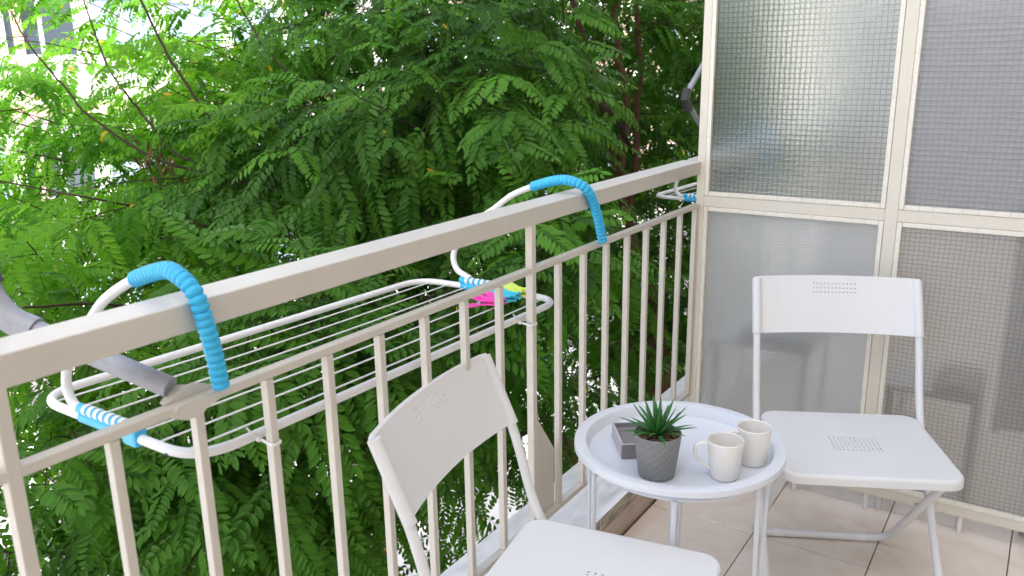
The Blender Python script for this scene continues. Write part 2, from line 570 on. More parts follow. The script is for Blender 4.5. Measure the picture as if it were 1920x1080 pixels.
rail = railing('cream painted metal balcony railing with square bars, between the trees and the chairs', -4.0, YP + 0.012,
               [i for i in range(-19, 18) if i % 9 != 0], [-18, -9, 0, 9], 'balcony railings')
rail2 = railing('cream railing of the neighbouring balcony, beyond the glass partition', YP + 0.05, 3.19,
                [i for i in range(18, 39) if i % 9 != 0], [18, 27, 36], 'balcony railings')
g = MB()
pts = [(-0.425, 0.524), (-0.414, 0.524), (-0.342, 0.424), (-0.342, 0.2715), (-0.425, 0.2715)]
n = len(pts)
g.add([(XI - 0.017, y, z) for y, z in pts] + [(XI - 0.012, y, z) for y, z in pts],
      [tuple(range(n)), tuple(range(2 * n - 1, n - 1, -1))] + [(k, (k + 1) % n, (k + 1) % n + n, k + n) for k in range(n)])
obj('gusset_plate', g, 'railing', rail, bevel=0.0006)

# ------------------------------------------------------------------ glass partition
part = thing('glass_partition', 'cream framed partition of patterned glass panes dividing the two balconies, behind the right chair', 'partition')
PX0, PX1, PX2, PX3, PX4 = 0.1427, 0.6397, 0.6994, 1.205, 1.262
PZ00, PZ0, PZ1, PZ2, PZ3, PZ4 = 0.0551, 0.0978, 0.8773, 0.9375, 1.74, 1.80
XL = 0.104
ya, yb = YP, YP + 0.030
def fr(name, x0, x1, z0, z1):
    obj(name, MB().box(x0, x1, ya, yb, z0, z1), 'frame', part, bevel=0.0015)
bw = 0.0135
fr('frame_post', XL, PX0 - bw, PZ00, 2.615)
fr('frame_post', PX1 + bw, PX2 - bw, PZ0 - bw, 2.56)
fr('frame_post', PX3 + bw, PX4 + 0.02, PZ00, 2.615)
for z0, z1 in ((PZ00, PZ0 - bw), (PZ1 + bw, PZ2 - bw), (PZ3 + bw, PZ4 - bw), (2.56, 2.615)):
    if z0 in (PZ00, 2.56):
        fr('frame_rail', PX0 - bw, PX3 + bw, z0, z1)
    else:
        fr('frame_rail', PX0 - bw, PX1 + bw, z0, z1)
        fr('frame_rail', PX2 - bw, PX3 + bw, z0, z1)
panes = [(PX0, PX1, PZ0, PZ1, 'glass_fine', 'pale finely squared glass pane, lower left'),
         (PX2, PX3, PZ0, PZ1, 'glass_wired', 'wired glass pane with a dark square mesh, lower right'),
         (PX0, PX1, PZ2, PZ3, 'glass_reeded', 'greenish squared glass pane, upper left'),
         (PX2, PX3, PZ2, PZ3, 'glass_grey', 'grey squared glass pane, upper right'),
         (PX0, PX1, PZ4, 2.56 - bw, 'glass_reeded', None), (PX2, PX3, PZ4, 2.56 - bw, 'glass_grey', None)]
for x0, x1, z0, z1, gm, lab in panes:
    e = bw - 0.001
    p = obj('pane', MB().box(x0 - e, x1 + e, YP + 0.013, YP + 0.017, z0 - e, z1 + e), gm, part)
    if lab:
        p['label'] = lab
    yf = YP - 0.0015
    for (a, b, c, d) in ((x0 - bw + 0.0008, x0, z0 - bw + 0.0008, z1 + bw - 0.0008), (x1, x1 + bw - 0.0008, z0 - bw + 0.0008, z1 + bw - 0.0008),
                         (x0 + 0.0006, x1 - 0.0006, z0 - bw + 0.0008, z0), (x0 + 0.0006, x1 - 0.0006, z1, z1 + bw - 0.0008)):
        mb = MB()
        # hand-puttied bead: slightly wavy inner edge
        long_z = (d - c) > (b - a)
        L = (d - c) if long_z else (b - a)
        ns = 14
        for k in range(ns):
            t0, t1 = k / ns, (k + 1) / ns
            if long_z:
                mb.box(a + 0.0, b, yf - random.uniform(0, 0.0007), YP + 0.0125, c + L * t0 + 0.0001, c + L * t1)
            else:
                mb.box(a + L * t0 + 0.0001, a + L * t1, yf - random.uniform(0, 0.0007), YP + 0.0125, c, d)
        obj('glazing_bead', mb, 'putty', p, bevel=0.0012, seg=1)
for x in (0.18, 0.466, 0.68, 0.934, 1.2):
    obj('foot', MB().tube([(x, YP + 0.015, 0.001), (x, YP + 0.015, PZ00 + 0.002)], 0.0075, 14), 'airer', part, smooth=False)

# ------------------------------------------------------------------ folding chairs
def plate_with_holes(W, fmap, v0, v1, hu, hv, cols, rows, th, rad):
    """curved sheet; u across in [-W, W], v up; a block of real holes"""
    hu0, hu1 = -hu * cols / 2, hu * cols / 2
    vs_h = [hv[0] + hv[1] * k for k in range(rows + 1)]
    us = [-W + (hu0 + W) * k / 8 for k in range(8)] + [hu0 + hu * k for k in range(cols + 1)] + [hu1 + (W - hu1) * (k + 1) / 8 for k in range(8)]
    vs = [v0 + (vs_h[0] - v0) * k / 4 for k in range(4)] + vs_h + [vs_h[-1] + (v1 - vs_h[-1]) * (k + 1) / 3 for k in range(3)]
    V, F, idx = [], [], {}
    def vert(u, v, side):
        key = (round(u, 6), round(v, 6), side)
        if key not in idx:
            idx[key] = len(V)
            V.append(fmap(u, v, side * th / 2))
        return idx[key]
    nu, nv = len(us), len(vs)
    for i in range(nu - 1):
        for j in range(nv - 1):
            a, b, c, d = us[i], us[i + 1], vs[j], vs[j + 1]
            hole = a >= hu0 - 1e-6 and b <= hu1 + 1e-6 and c >= vs_h[0] - 1e-6 and d <= vs_h[-1] + 1e-6
            for s in (1, -1):
                if not hole:
                    q = [vert(a, c, s), vert(b, c, s), vert(b, d, s), vert(a, d, s)]
                    F.append(q if s > 0 else q[::-1])
                else:
                    cu, cv = (a + b) / 2, (c + d) / 2
                    o8 = [vert(cu + rad * math.cos(k * PI / 4), cv + rad * math.sin(k * PI / 4), s) for k in range(8)]
                    cs = [vert(b, d, s), vert(a, d, s), vert(a, c, s), vert(b, c, s)]
                    for k in range(4):
                        q = [cs[k], cs[(k + 1) % 4], o8[(2 * k + 3) % 8], o8[(2 * k + 2) % 8], o8[2 * k + 1]]
                        F.append(q if s > 0 else q[::-1])
            if hole:
                cu, cv = (a + b) / 2, (c + d) / 2
                for k in range(8):
                    p = [(cu + rad * math.cos(q * PI / 4), cv + rad * math.sin(q * PI / 4)) for q in (k, (k + 1) % 8)]
                    F.append([vert(*p[0], 1), vert(*p[1], 1), vert(*p[1], -1), vert(*p[0], -1)])
    for i in range(nu - 1):
        for v in (v0, v1):
            F.append([vert(us[i], v, 1), vert(us[i + 1], v, 1), vert(us[i + 1], v, -1), vert(us[i], v, -1)])
    for j in range(nv - 1):
        for u in (-W, W):
            F.append([vert(u, vs[j], 1), vert(u, vs[j + 1], 1), vert(u, vs[j + 1], -1), vert(u, vs[j], -1)])
    mb = MB()
    mb.add(V, F)
    return mb

def seat_mesh(hw, f0, f1, z):
    bm = bmesh.new()
    def loop(off, zz, r=0.042):
        pts = []
        for cx_, cy_, a0 in ((hw - r, f1 - r, 0), (-hw + r, f1 - r, 90), (-hw + r, f0 + r, 180), (hw - r, f0 + r, 270)):
            for k in range(9):
                a = R_(a0 + 90 * k / 8)
                pts.append(bm.verts.new((cx_ + (r - off) * math.cos(a), cy_ + (r - off) * math.sin(a), zz)))
        return pts
    rings = [loop(0.0075, z), loop(0.0035, z - 0.001), loop(0.0008, z - 0.0045), loop(0.0, z - 0.009), loop(0.0, z - 0.024), loop(0.003, z - 0.024), loop(0.003, z - 0.009)]
    n = len(rings[0])
    for a, b in zip(rings, rings[1:]):
        for k in range(n):
            bm.faces.new((a[k], a[(k + 1) % n], b[(k + 1) % n], b[k]))
    edges = [bm.edges.get((rings[0][k], rings[0][(k + 1) % n])) for k in range(n)]
    holes = []
    cols, rows, du, dv, rad = 12, 6, 0.0098, 0.0135, 0.0026
    for i in range(cols):
        for j in range(rows):
            cx_, cy_ = (i - (cols - 1) / 2) * du, (f0 + f1) / 2 + 0.01 + (j - (rows - 1) / 2) * dv
            vv = [bm.verts.new((cx_ + rad * math.cos(k * PI / 3), cy_ + rad * 1.5 * math.sin(k * PI / 3), z)) for k in range(6)]
            ee = [bm.edges.new((vv[k], vv[(k + 1) % 6])) for k in range(6)]
            edges += ee
            lo = [bm.verts.new((v.co.x, v.co.y, z - 0.0045)) for v in vv]
            for k in range(6):
                bm.faces.new((vv[k], vv[(k + 1) % 6], lo[(k + 1) % 6], lo[k]))
            holes.append((cx_, cy_))
    bmesh.ops.triangle_fill(bm, use_beauty=True, use_dissolve=False, edges=edges)
    # underside sheet, without holes
    low = [bm.verts.new((v.co.x, v.co.y, z - 0.006)) for v in rings[6]]
    bm.faces.new(low)
    bmesh.ops.recalc_face_normals(bm, faces=bm.faces)
    me = bpy.data.meshes.new('seat')
    bm.to_mesh(me)
    bm.free()
    for p in me.polygons:
        p.use_smooth = abs(p.normal.z) < 0.98 and abs(p.normal.z) > 0.02
    return me

def make_chair(label, pos, th, P):
    W, zt, zb, fb, zs, f0, f1, ff, cb = P
    t = thing('folding_chair', label, 'chair', (pos[0], pos[1], 0), th - PI / 2, 'white folding metal chairs on the balcony')
    rt = 0.0098
    # curved, perforated back sheet wrapped round the two tubes
    def bmap(u, v, off):
        bow = -0.026 * (1 - (u / W) ** 2)
        f = fb * (zt - v) / (zt - zb)
        edge = max(0.0, (abs(u) - (W - 0.022)) / 0.022)
        return (u, f + bow + off + edge * edge * 0.008, v)
    back = plate_with_holes(W - 0.006, bmap, zb, zt, 0.0098, (zt - 0.045, 0.0108), 12, 3, 0.003, 0.0022)
    bk = obj('backrest', back, 'chair', t, smooth=False, bevel=0)
    lip = MB()
    top = [bmap(-W + 0.006 + (2 * W - 0.012) * k / 30, zt, 0) for k in range(31)]
    lip.tube([(p[0], p[1] - 0.003, p[2] - 0.0035) for p in top], 0.0062, 8)
    bot = [bmap(-W + 0.006 + (2 * W - 0.012) * k / 30, zb, 0) for k in range(31)]
    lip.tube([(p[0], p[1], p[2]) for p in bot], 0.0022, 6)
    obj('rolled_edge', lip, 'chair', bk, smooth=True)
    for s in (-1, 1):
        x = s * (W - rt - 0.002)
        obj('tube_sleeve', MB().tube([(x, 0.0005, zt - 0.002), (x, fb + 0.0005, zb - 0.001)], rt + 0.0022, 16), 'chair', bk, smooth=True)
        # back upright and front leg in one bent tube
        fk = fb + (f0 + 0.02 - fb) * 1.0
        path = fillet([(x, 0.001, zt - 0.006), (x, fb, zb), (x, f0 + 0.015, zs - 0.02), (x * 0.985, ff, 0.008)], 0.09, 7)
        lg = obj('leg', MB().tube(path, rt, 14), 'chair', t, smooth=True)
        obj('rubber_foot', MB().tube([(x * 0.985, ff + 0.001, 0.001), (x * 0.985, ff - 0.004, 0.02)], rt + 0.0022, 12), 'airer', lg, smooth=True)
    # rear leg: one U tube with its bar on the floor
    hw = W - 0.036
    yb_, zb_ = cb, 0.0118
    yf_, zf_ = f1 - 0.055, zs - 0.018
    u = fillet([(-hw, yf_, zf_), (-hw, yb_, zb_), (hw, yb_, zb_), (hw, yf_, zf_)], 0.055, 9)
    obj('rear_leg', MB().tube(u, 0.0105, 14), 'chair', t, smooth=True)
    for s in (-1, 1):
        # pivot bolt where leg and U cross
        zc = 0.236
        yc = f0 + 0.015 + (ff - f0 - 0.015) * (zs - 0.02 - zc) / (zs - 0.028)
        obj('pivot_bolt', MB().tube([(s * (hw - 0.014), yc, zc), (s * (W + 0.002), yc, zc)], 0.0042, 10), 'steel', t)
        obj('seat_bracket', MB().box(s * (hw) - 0.006, s * (hw) + 0.006, yf_ - 0.022, yf_ + 0.022, zs - 0.022, zs - 0.0065), 'chair', t, bevel=0.001)
        obj('floor_glide', MB().tube([(s * (hw - 0.06), yb_, 0.0116), (s * (hw - 0.085), yb_, 0.0116)], 0.0113, 12), 'airer', t)
    sm = seat_mesh(W - 0.0205, f0, f1, zs)
    sm.materials.append(M['chair'])
    link(bpy.data.objects.new('seat', sm), t)
    return t
CP = (0.2205, 0.7529, 0.6131, 0.0593, 0.4147, 0.1149, 0.4850, 0.4489, 0.0613)
chairA = make_chair('white folding chair standing square in front of the glass partition, table at its left', (0.5759, 0.3579), -1.119, CP)
CPB = (0.2205, 0.7529, 0.6131, 0.0593, 0.4147, 0.1000, 0.5000, 0.4489, 0.0613)
chairB = make_chair('nearest white folding chair, seen from its side with its back to the railing', (0.1464, -0.8361), 0.1766, CPB)

# ------------------------------------------------------------------ round tray table
TX, TY = 0.4255, -0.3577
tab = thing('side_table', 'round white metal tray table on thin rods between the two folding chairs', 'table', (TX, TY, 0))
prof = [(0.0, 0.5045), (0.1895, 0.5045), (0.1925, 0.5056), (0.1985, 0.5270), (0.2000, 0.5296), (0.2030, 0.5304), (0.2215, 0.5304), (0.2242, 0.5296),
        (0.2252, 0.5270), (0.2252, 0.5165), (0.2240, 0.5165), (0.2238, 0.5262), (0.2210, 0.5290), (0.2040, 0.5290), (0.2005, 0.5262), (0.1945, 0.5040), (0.1910, 0.5028), (0.0, 0.5028)]
obj('tray', MB().lathe(prof, 96), 'table', tab, smooth=True)
rd = 0.0053
def at_t(a, r, z):
    return (r * math.cos(R_(a)), r * math.sin(R_(a)), z)
obj('ring', MB().tube([at_t(a, 0.196, 0.497) for a in range(0, 361, 6)], 0.0048, 8, cap=False), 'table', tab, smooth=True)
for a, s0, s1 in ((-131, 3.5, 1.5), (-8.5, 6.0, 0.8), (111, 4.0, 1.5)):
    p = fillet([at_t(a - s0, 0.2, 0.497), at_t(a - s1, 0.197, 0.007), at_t(a + s1, 0.197, 0.007), at_t(a + s0, 0.2, 0.497)], 0.01, 5)
    obj('leg', MB().tube(p, rd, 10), 'table', tab, smooth=True)
obj('leg', MB().tube([at_t(-69.5, 0.2, 0.497), at_t(-69.5, 0.197, 0.003)], 0.0062, 10), 'table', tab, smooth=True)
TZ = 0.5047

# plant pot
pot = thing('potted_plant', 'small green succulent in a grey patterned pot on the round table', 'plant', (0.428, -0.478, TZ))
pot.scale = (1.16, 1.16, 1.14)
def pot_mat():
    m = mat('grey_pot_glaze', (0.20, 0.205, 0.205), 0.6, 0.35, bump=(120, 0.2, 0.001))
    nt = m.node_tree
    p = nt.nodes['Principled BSDF']
    tc = nt.nodes.new('ShaderNodeTexCoord')
    sp = nt.nodes.new('ShaderNodeSeparateXYZ')
    nt.links.new(tc.outputs['Object'], sp.inputs[0])
    def mth(op, a, b=None):
        n = nt.nodes.new('ShaderNodeMath')
        n.operation = op
        for i, v in enumerate((a, b)):
            if v is None:
                continue
            if isinstance(v, (int, float)):
                n.inputs[i].default_value = v
            else:
                nt.links.new(v, n.inputs[i])
        return n.outputs[0]
    ang = mth('MULTIPLY', mth('ARCTAN2', sp.outputs[1], sp.outputs[0]), 0.036)
    z = sp.outputs[2]
    nz = nt.nodes.new('ShaderNodeTexNoise')
    nz.inputs['Scale'].default_value = 34
    nt.links.new(tc.outputs['Object'], nz.inputs['Vector'])
    res = None
    for sgn, per, ph in ((1.0, 0.0062, 0.0), (-0.9, 0.0150, 0.4), (1.25, 0.0110, 0.7)):
        s = mth('ADD', mth('MULTIPLY', ang, sgn), z)
        f = mth('FRACT', mth('ADD', mth('DIVIDE', s, per), ph))
        line = mth('LESS_THAN', mth('ABSOLUTE', mth('SUBTRACT', f, 0.5)), 0.055 if per < 0.01 else 0.03)
        res = line if res is None else mth('MAXIMUM', res, line)
    fac = mth('MULTIPLY', res, mth('MULTIPLY', nz.outputs['Fac'], 0.75))
    mx = nt.nodes.new('ShaderNodeMix')
    mx.data_type = 'RGBA'
    mx.inputs['A'].default_value = (0.195, 0.20, 0.20, 1)
    mx.inputs['B'].default_value = (0.52, 0.52, 0.50, 1)
    nt.links.new(fac, mx.inputs['Factor'])
    nt.links.new(mx.outputs['Result'], p.inputs['Base Color'])
    return m
M['pot'] = pot_mat()
pprof = [(0.0, 0.0), (0.0285, 0.0), (0.0312, 0.0015), (0.0325, 0.005), (0.0415, 0.0785), (0.0418, 0.0815), (0.0405, 0.0830), (0.0390, 0.0820), (0.0380, 0.0740), (0.0, 0.0735)]
obj('pot', MB().lathe(pprof, 64), 'pot', pot, smooth=True)
obj('soil', MB().lathe([(0.0, 0.0775), (0.02, 0.0772), (0.0382, 0.0755), (0.0382, 0.074)], 32), 'soil', pot, smooth=True)
peb = MB()
ico_v = [(0, 0, 1), (0.894, 0, 0.447), (0.276, 0.851, 0.447), (-0.724, 0.526, 0.447), (-0.724, -0.526, 0.447), (0.276, -0.851, 0.447),
         (0.724, 0.526, -0.447), (-0.276, 0.851, -0.447), (-0.894, 0, -0.447), (-0.276, -0.851, -0.447), (0.724, -0.526, -0.447), (0, 0, -1)]
ico_f = [(0, 1, 2), (0, 2, 3), (0, 3, 4), (0, 4, 5), (0, 5, 1), (1, 6, 2), (2, 7, 3), (3, 8, 4), (4, 9, 5), (5, 10, 1), (1, 10, 6), (2, 6, 7), (3, 7, 8), (4, 8, 9), (5, 9, 10), (6, 11, 7), (7, 11, 8), (8, 11, 9), (9, 11, 10), (10, 11, 6)]
for k in range(230):
    r, a = 0.037 * math.sqrt(random.random()), random.random() * 2 * PI
    q = random.uniform(0.0015, 0.0032)
    peb.add([(r * math.cos(a) + q * v[0] * random.uniform(0.8, 1.3), r * math.sin(a) + q * v[1], 0.0775 + q * 0.5 + q * 0.7 * v[2]) for v in ico_v], ico_f)
o = obj('gravel', peb, 'pebble', pot)
o['kind'] = 'stuff'
for k in range(34):
    ga = k * 2.39996
    el = R_(82 - 66 * (k / 33) ** 0.8)
    L = 0.062 + 0.012 * random.random() - (0.012 if k < 5 else 0)
    wd = 0.0049
    mb = MB()
    ns = 7
    V, F = [], []
    rad, zz, e = 0.003, 0.078, el
    for j in range(ns + 1):
        t = j / ns
        ww = wd * (1 - t) ** 0.75 * (1 + 0.5 * t) + 0.0003
        ca, sa = math.cos(ga), math.sin(ga)
        nx, nz_ = -math.sin(e), math.cos(e)
        for (q, h) in ((-1, 0.25), (0, -0.38), (1, 0.25), (0, 0.12)):
            V.append(((rad + nx * h * ww) * ca - q * ww * sa, (rad + nx * h * ww) * sa + q * ww * ca, zz + nz_ * h * ww))
        rad += math.cos(e) * L / ns
        zz += math.sin(e) * L / ns
        e += (-0.05 if k > 18 else 0.015) + 0.02 * math.sin(j + k)
    for j in range(ns):
        for q in range(4):
            q2 = (q + 1) % 4
            F.append((j * 4 + q, j * 4 + q2, (j + 1) * 4 + q2, (j + 1) * 4 + q))
    mb.add(V, F)
    obj('leaf', mb, 'succ', pot, smooth=True)

# small felt box behind the pot
bx = thing('felt_box', 'small grey felt tray box behind the plant pot on the round table', 'box', (0.338, -0.456, TZ), R_(37))
bl, bwid, bh, bt = 0.085, 0.115, 0.033, 0.0035
mb = MB()
obj('wall', MB().box(0, bl, 0, bt, 0, bh), 'felt', bx, bevel=0.0006)
obj('wall', MB().box(0, bl, bwid - bt, bwid, 0, bh), 'felt', bx, bevel=0.0006)
obj('wall', MB().box(-0.0005, bt, bt, bwid - bt, 0, bh), 'felt_pale', bx, bevel=0.0006)
obj('wall', MB().box(bl - bt, bl, bt, bwid - bt, 0, bh), 'felt', bx, bevel=0.0006)
obj('base', MB().box(bt, bl - bt, bt, bwid - bt, 0.0, bh - 0.010), 'felt', bx)
obj('rim', MB().box(-0.0006, bl + 0.0006, -0.0006, bt, bh + 0.0001, bh + 0.0016).box(-0.0006, bt, bt + 0.0001, bwid, bh + 0.0001, bh + 0.0016), 'felt_pale', bx)

# mugs
def mug(label, x, y, rot, H, rt_, rb_):
    t = thing('mug', label, 'mug', (x, y, TZ), rot, 'cream mugs on the round table')
    pr_ = [(0.0, 0.0), (rb_ - 0.003, 0.0), (rb_, 0.0015), (rb_ + 0.0022, 0.006), (rb_ + (rt_ - rb_) * 0.55, H * 0.4), (rt_ - 0.0008, H * 0.8), (rt_, H - 0.0015), (rt_ - 0.0012, H),
           (rt_ - 0.0026, H - 0.0015), (rt_ - 0.0036, H * 0.8), (rb_ + (rt_ - rb_) * 0.55 - 0.003, H * 0.4), (rb_ - 0.002, 0.008), (rb_ - 0.008, 0.005), (0.0, 0.0045)]
    obj('body', MB().lathe(pr_, 56), 'cup', t, smooth=True)
    pts = bezier([(-rt_ + 0.003, 0, H * 0.86), (-rt_ - 0.012, 0, H * 0.90), (-rt_ - 0.0235, 0, H * 0.78), (-rt_ - 0.022, 0, H * 0.55), (-rb_ - 0.016, 0, H * 0.33), (-rb_ - 0.002, 0, H * 0.22)], 6)
    mb = MB()
    mb.tube(pts, 0.0036, 10)
    mb.v = [(v[0], v[1] * 1.7, v[2]) for v in mb.v]
    obj('handle', mb, 'cup', t, smooth=True)
    return t
mug('front cream mug with its handle towards the plant pot, near the table rim', 0.549, -0.4155, R_(28), 0.083, 0.0365, 0.0265)
mug('rear cream mug standing behind the other one, by the chair side of the rim', 0.5785, -0.3245, R_(38), 0.083, 0.0355, 0.0262)

# ------------------------------------------------------------------ over-rail clothes airers
def airer(label, dy, full=True):
    t = thing('clothes_airer', label, 'clothes airer', (0, dy, 0), 0, 'white airers hooked over the railings')
    NO, NI, FI, FO = Vector((-0.356, -1.285, 0.792)), Vector((0.074, -1.285, 0.789)), Vector((0.078, -0.268, 0.776)), Vector((-0.352, -0.275, 0.774))
    pth = fillet([(NO + NI) / 2, NI, FI, FO, NO, (NO + NI) / 2 + Vector((-0.001, 0, 0))], 0.075, 9)
    obj('frame', MB().tube(pth, 0.0078, 12, cap=False), 'airer', t, smooth=True)
    for k in range(7):
        f = 0.10 + 0.80 * k / 6
        a, b = NO.lerp(NI, f), FO.lerp(FI, f)
        sag = [a.lerp(b, q / 8) - Vector((0, 0, 0.004 * math.sin(PI * q / 8))) for q in range(9)]
        obj('line_wire', MB().tube(sag, 0.0016, 6), 'airer', t, smooth=True)
    near = [(0.128, -1.270, 0.905), (0.1285, -1.276, 0.960), (0.1285, -1.286, 1.015), (0.122, -1.291, 1.046), (0.094, -1.290, 1.062), (0.050, -1.282, 1.063), (-0.045, -1.272, 1.034), (-0.118, -1.273, 0.997),
            (-0.163, -1.274, 0.961), (-0.232, -1.277, 0.895), (-0.258, -1.280, 0.840), (-0.243, -1.282, 0.806), (-0.205, -1.283, 0.800)]
    far = [(0.128, -0.147, 0.902), (0.1285, -0.172, 0.960), (0.1285, -0.205, 1.015), (0.122, -0.230, 1.045), (0.092, -0.238, 1.060), (0.045, -0.230, 1.058), (-0.040, -0.200, 1.034), (-0.104, -0.199, 1.007), (-0.150, -0.210, 0.972),
           (-0.221, -0.224, 0.921), (-0.262, -0.237, 0.855), (-0.246, -0.252, 0.812), (-0.19, -0.268, 0.795)]
    for pts, nsl, yy, zz in ((near, 6.05, -1.285, 0.7905), (far, 6.15, -0.271, 0.775)):
        P = bezier(pts, 10)
        hook = obj('hook_arm', MB().tube(P, 0.0078, 12), 'airer', t, smooth=True)
        # ribbed plastic sleeve along the hooked end
        cut = int(nsl * 10)
        Q = P[:cut]
        L = [0.0]
        for a, b in zip(Q, Q[1:]):
            L.append(L[-1] + (b - a).length)
        step = 0.0011
        N = int(L[-1] / step)
        pts2, rr = [], []
        j = 0
        for k in range(N + 1):
            s = k * step
            while j < len(L) - 2 and L[j + 1] < s:
                j += 1
            f = (s - L[j]) / max(1e-6, L[j + 1] - L[j])
            pts2.append(Q[j].lerp(Q[j + 1], f))
            ph = (s % 0.0105) / 0.0105
            rr.append(0.0090 + 0.0034 * math.sin(PI * ph) ** 0.6)
        rr[0] = 0.0085
        obj('ribbed_sleeve', MB().tube(pts2, rr, 14), 'blue', hook, smooth=True)
        # clamp that holds the arm on the frame's short side
        x0, x1 = -0.215, -0.062
        cl = obj('clamp', MB().tube([(x0, yy, zz), (x1, yy, zz)], 0.0098, 12), 'blue', t, smooth=False, bevel=0.001)
        zc = 0.0145
        rib = MB()
        for k in range(7):
            xx = x0 + 0.014 + k * 0.0165
            rib.tube([(xx, yy, zz + zc), (xx + 0.0085, yy, zz + zc)], 0.0094, 12)
        obj('clamp_rib', rib, 'airer' , cl)
        obj('clamp_body', MB().tube([(x0 - 0.004, yy, zz + zc - 0.001), (x1 - 0.02, yy, zz + zc - 0.001)], 0.0086, 12), 'blue', cl)
        obj('clamp_block', MB().box(x1 - 0.03, x1 + 0.006, yy - 0.0112, yy + 0.0112, zz - 0.013, zz + 0.020), 'blue', cl, bevel=0.005)
    for p in ((0.010, -1.2995, 0.786), (0.083, -1.19, 0.781)):
        obj('drain_hole', MB().tube([(p[0], p[1] + 0.0125, p[2]), (p[0] + 0.004, p[1] + 0.006, p[2])], 0.0022, 8), 'darkjoint', t)
    return t
airer('white wire clothes airer with turquoise sleeves, hung over the near railing', 0.0)
airer('white clothes airer hung over the neighbour railing, seen beyond the partition edge', 2.53)

# cable ties
for i, lab in ((3, 'white cable tie with a raised tail, on the fourth bar from the left'), (9, 'white cable tie on the middle post, beside the clothes pegs')):
    y = Y0 + i * D
    xz = 0.785 - 0.012 * (i - 3) / 6
    t = thing('cable_tie', lab, 'cable tie', (0, y, 0), 0, 'white cable ties holding the airer')
    w2, x0, x1 = 0.0085 + (0.0035 if i == 9 else 0), 0.067, XI + 0.0012 + (0.001 if i == 9 else 0)
    lp = fillet([(0.09, -w2, xz), (x1, -w2, xz - 0.002), (x1, w2, xz - 0.002), (x0, w2, xz), (x0, -w2, xz), (0.09, -w2, xz)], 0.004, 4)
    mb = MB().tube(lp, 0.0014, 6, cap=False)
    mb.v = [(a, b, xz + (c - xz) * 1.9) for a, b, c in mb.v]
    obj('strap', mb, 'airer', t)
    obj('tail', MB().tube([(x1 - 0.03, -w2 - 0.001, xz), (x1 - 0.034, -w2 - 0.008, xz + 0.009), (x1 - 0.040, -w2 - 0.013, xz + 0.021)], 0.0017, 6), 'airer', t)
    obj('head', MB().box(x1 - 0.034, x1 - 0.026, -w2 - 0.004, -w2 + 0.001, xz - 0.003, xz + 0.004), 'airer', t, bevel=0.0006)

# clothes pegs
def peg(m, x, y, z, rz, tilt, lab):
    t = thing('clothes_peg', lab, 'clothes peg', (x, y, z), rz, 'clothes pegs clipped on the airer')
    t.rotation_euler = (tilt, 0, rz)
    t.scale = (1.12, 1.18, 1.25)
    L = 0.072
    for s in (-1, 1):
        V = []
        prof = [(-0.036, 0.0085), (-0.030, 0.0088), (-0.008, 0.0045), (0.0, 0.0018), (0.022, 0.0012), (0.036, 0.0026)]
        pf = [(yy, h) for yy, h in prof] + [(yy, h + 0.0036) for yy, h in reversed(prof)]
        nn = len(pf)
        V = [(-0.0048, yy, s * h) for yy, h in pf] + [(0.0048, yy, s * h) for yy, h in pf]
        F = [tuple(range(nn)), tuple(range(2 * nn - 1, nn - 1, -1))] + [(k, (k + 1) % nn, (k + 1) % nn + nn, k + nn) for k in range(nn)]
        obj('jaw', MB().add(V, F), m, t, bevel=0.0008)
    obj('spring', MB().tube([(-0.0056, -0.004, 0), (0.0056, -0.004, 0)], 0.0034, 10), 'steel', t)
cols = [('pink', 5, 'pink'), ('cyan', 4, 'turquoise'), ('lime', 4, 'lime yellow')]
words = {'pink': ['pink clothes peg lying lowest, jaws towards the railing', 'pink clothes peg at the outer corner of the peg cluster', 'pink clothes peg nearest the railing bars',
                  'pink clothes peg second from the turquoise pegs', 'pink clothes peg touching the turquoise pegs'],
         'cyan': ['turquoise clothes peg touching the pink pegs', 'turquoise clothes peg second from the pink ones', 'turquoise clothes peg second from the lime ones', 'turquoise clothes peg touching the lime pegs'],
         'lime': ['lime clothes peg touching the turquoise pegs', 'lime clothes peg in the middle of the lime group', 'lime clothes peg second from the end clamp', 'lime clothes peg nearest the blue end clamp']}
k = 0
for m, nn, cn in cols:
    for q in range(nn):
        f = k / 12
        fan = R_(-90 + (26 - 11 * q if m == 'pink' else -6 + (q - 1) * 2.5))
        peg(m, -0.030 - (0.010 if m == 'pink' else 0) + 0.003 * math.sin(k * 2.1), -0.430 + 0.0116 * k, 0.794 + 0.0012 * (k % 2), fan, R_(random.uniform(-5, 5)), words[m][q])
        k += 1

# ------------------------------------------------------------------ awning arms
arm = thing('awning_arm', 'grey folding awning arm bolted to the near end of the middle rail', 'awning arm', (0.1, -1.31, 0.9), 0, 'folding awning arms')
def rel(p):
    return (p[0] - 0.1, p[1] + 1.31, p[2] - 0.9)
ARM = [(0.084, -1.317, 0.9135), (-0.105, -1.394, 0.988)]
obj('lower_tube', MB().tube([rel(p) for p in ARM], 0.0145, 20), 'arm', arm, smooth=True)
obj('elbow', MB().tube([rel(p) for p in bezier([(-0.095, -1.390, 0.984), (-0.125, -1.405, 0.999), (-0.150, -1.412, 1.024), (-0.162, -1.414, 1.05)], 5)], 0.0185, 18), 'arm', arm, smooth=True)
obj('joint', MB().tube([rel((-0.158, -1.4135, 1.044)), rel((-0.166, -1.415, 1.066))], 0.0225, 18), 'darkjoint', arm)
obj('upper_tube', MB().tube([rel((-0.164, -1.415, 1.06)), rel((-0.30, -1.46, 1.42)), rel((-0.42, -1.50, 1.75))], 0.0165, 18), 'arm', arm, smooth=True)
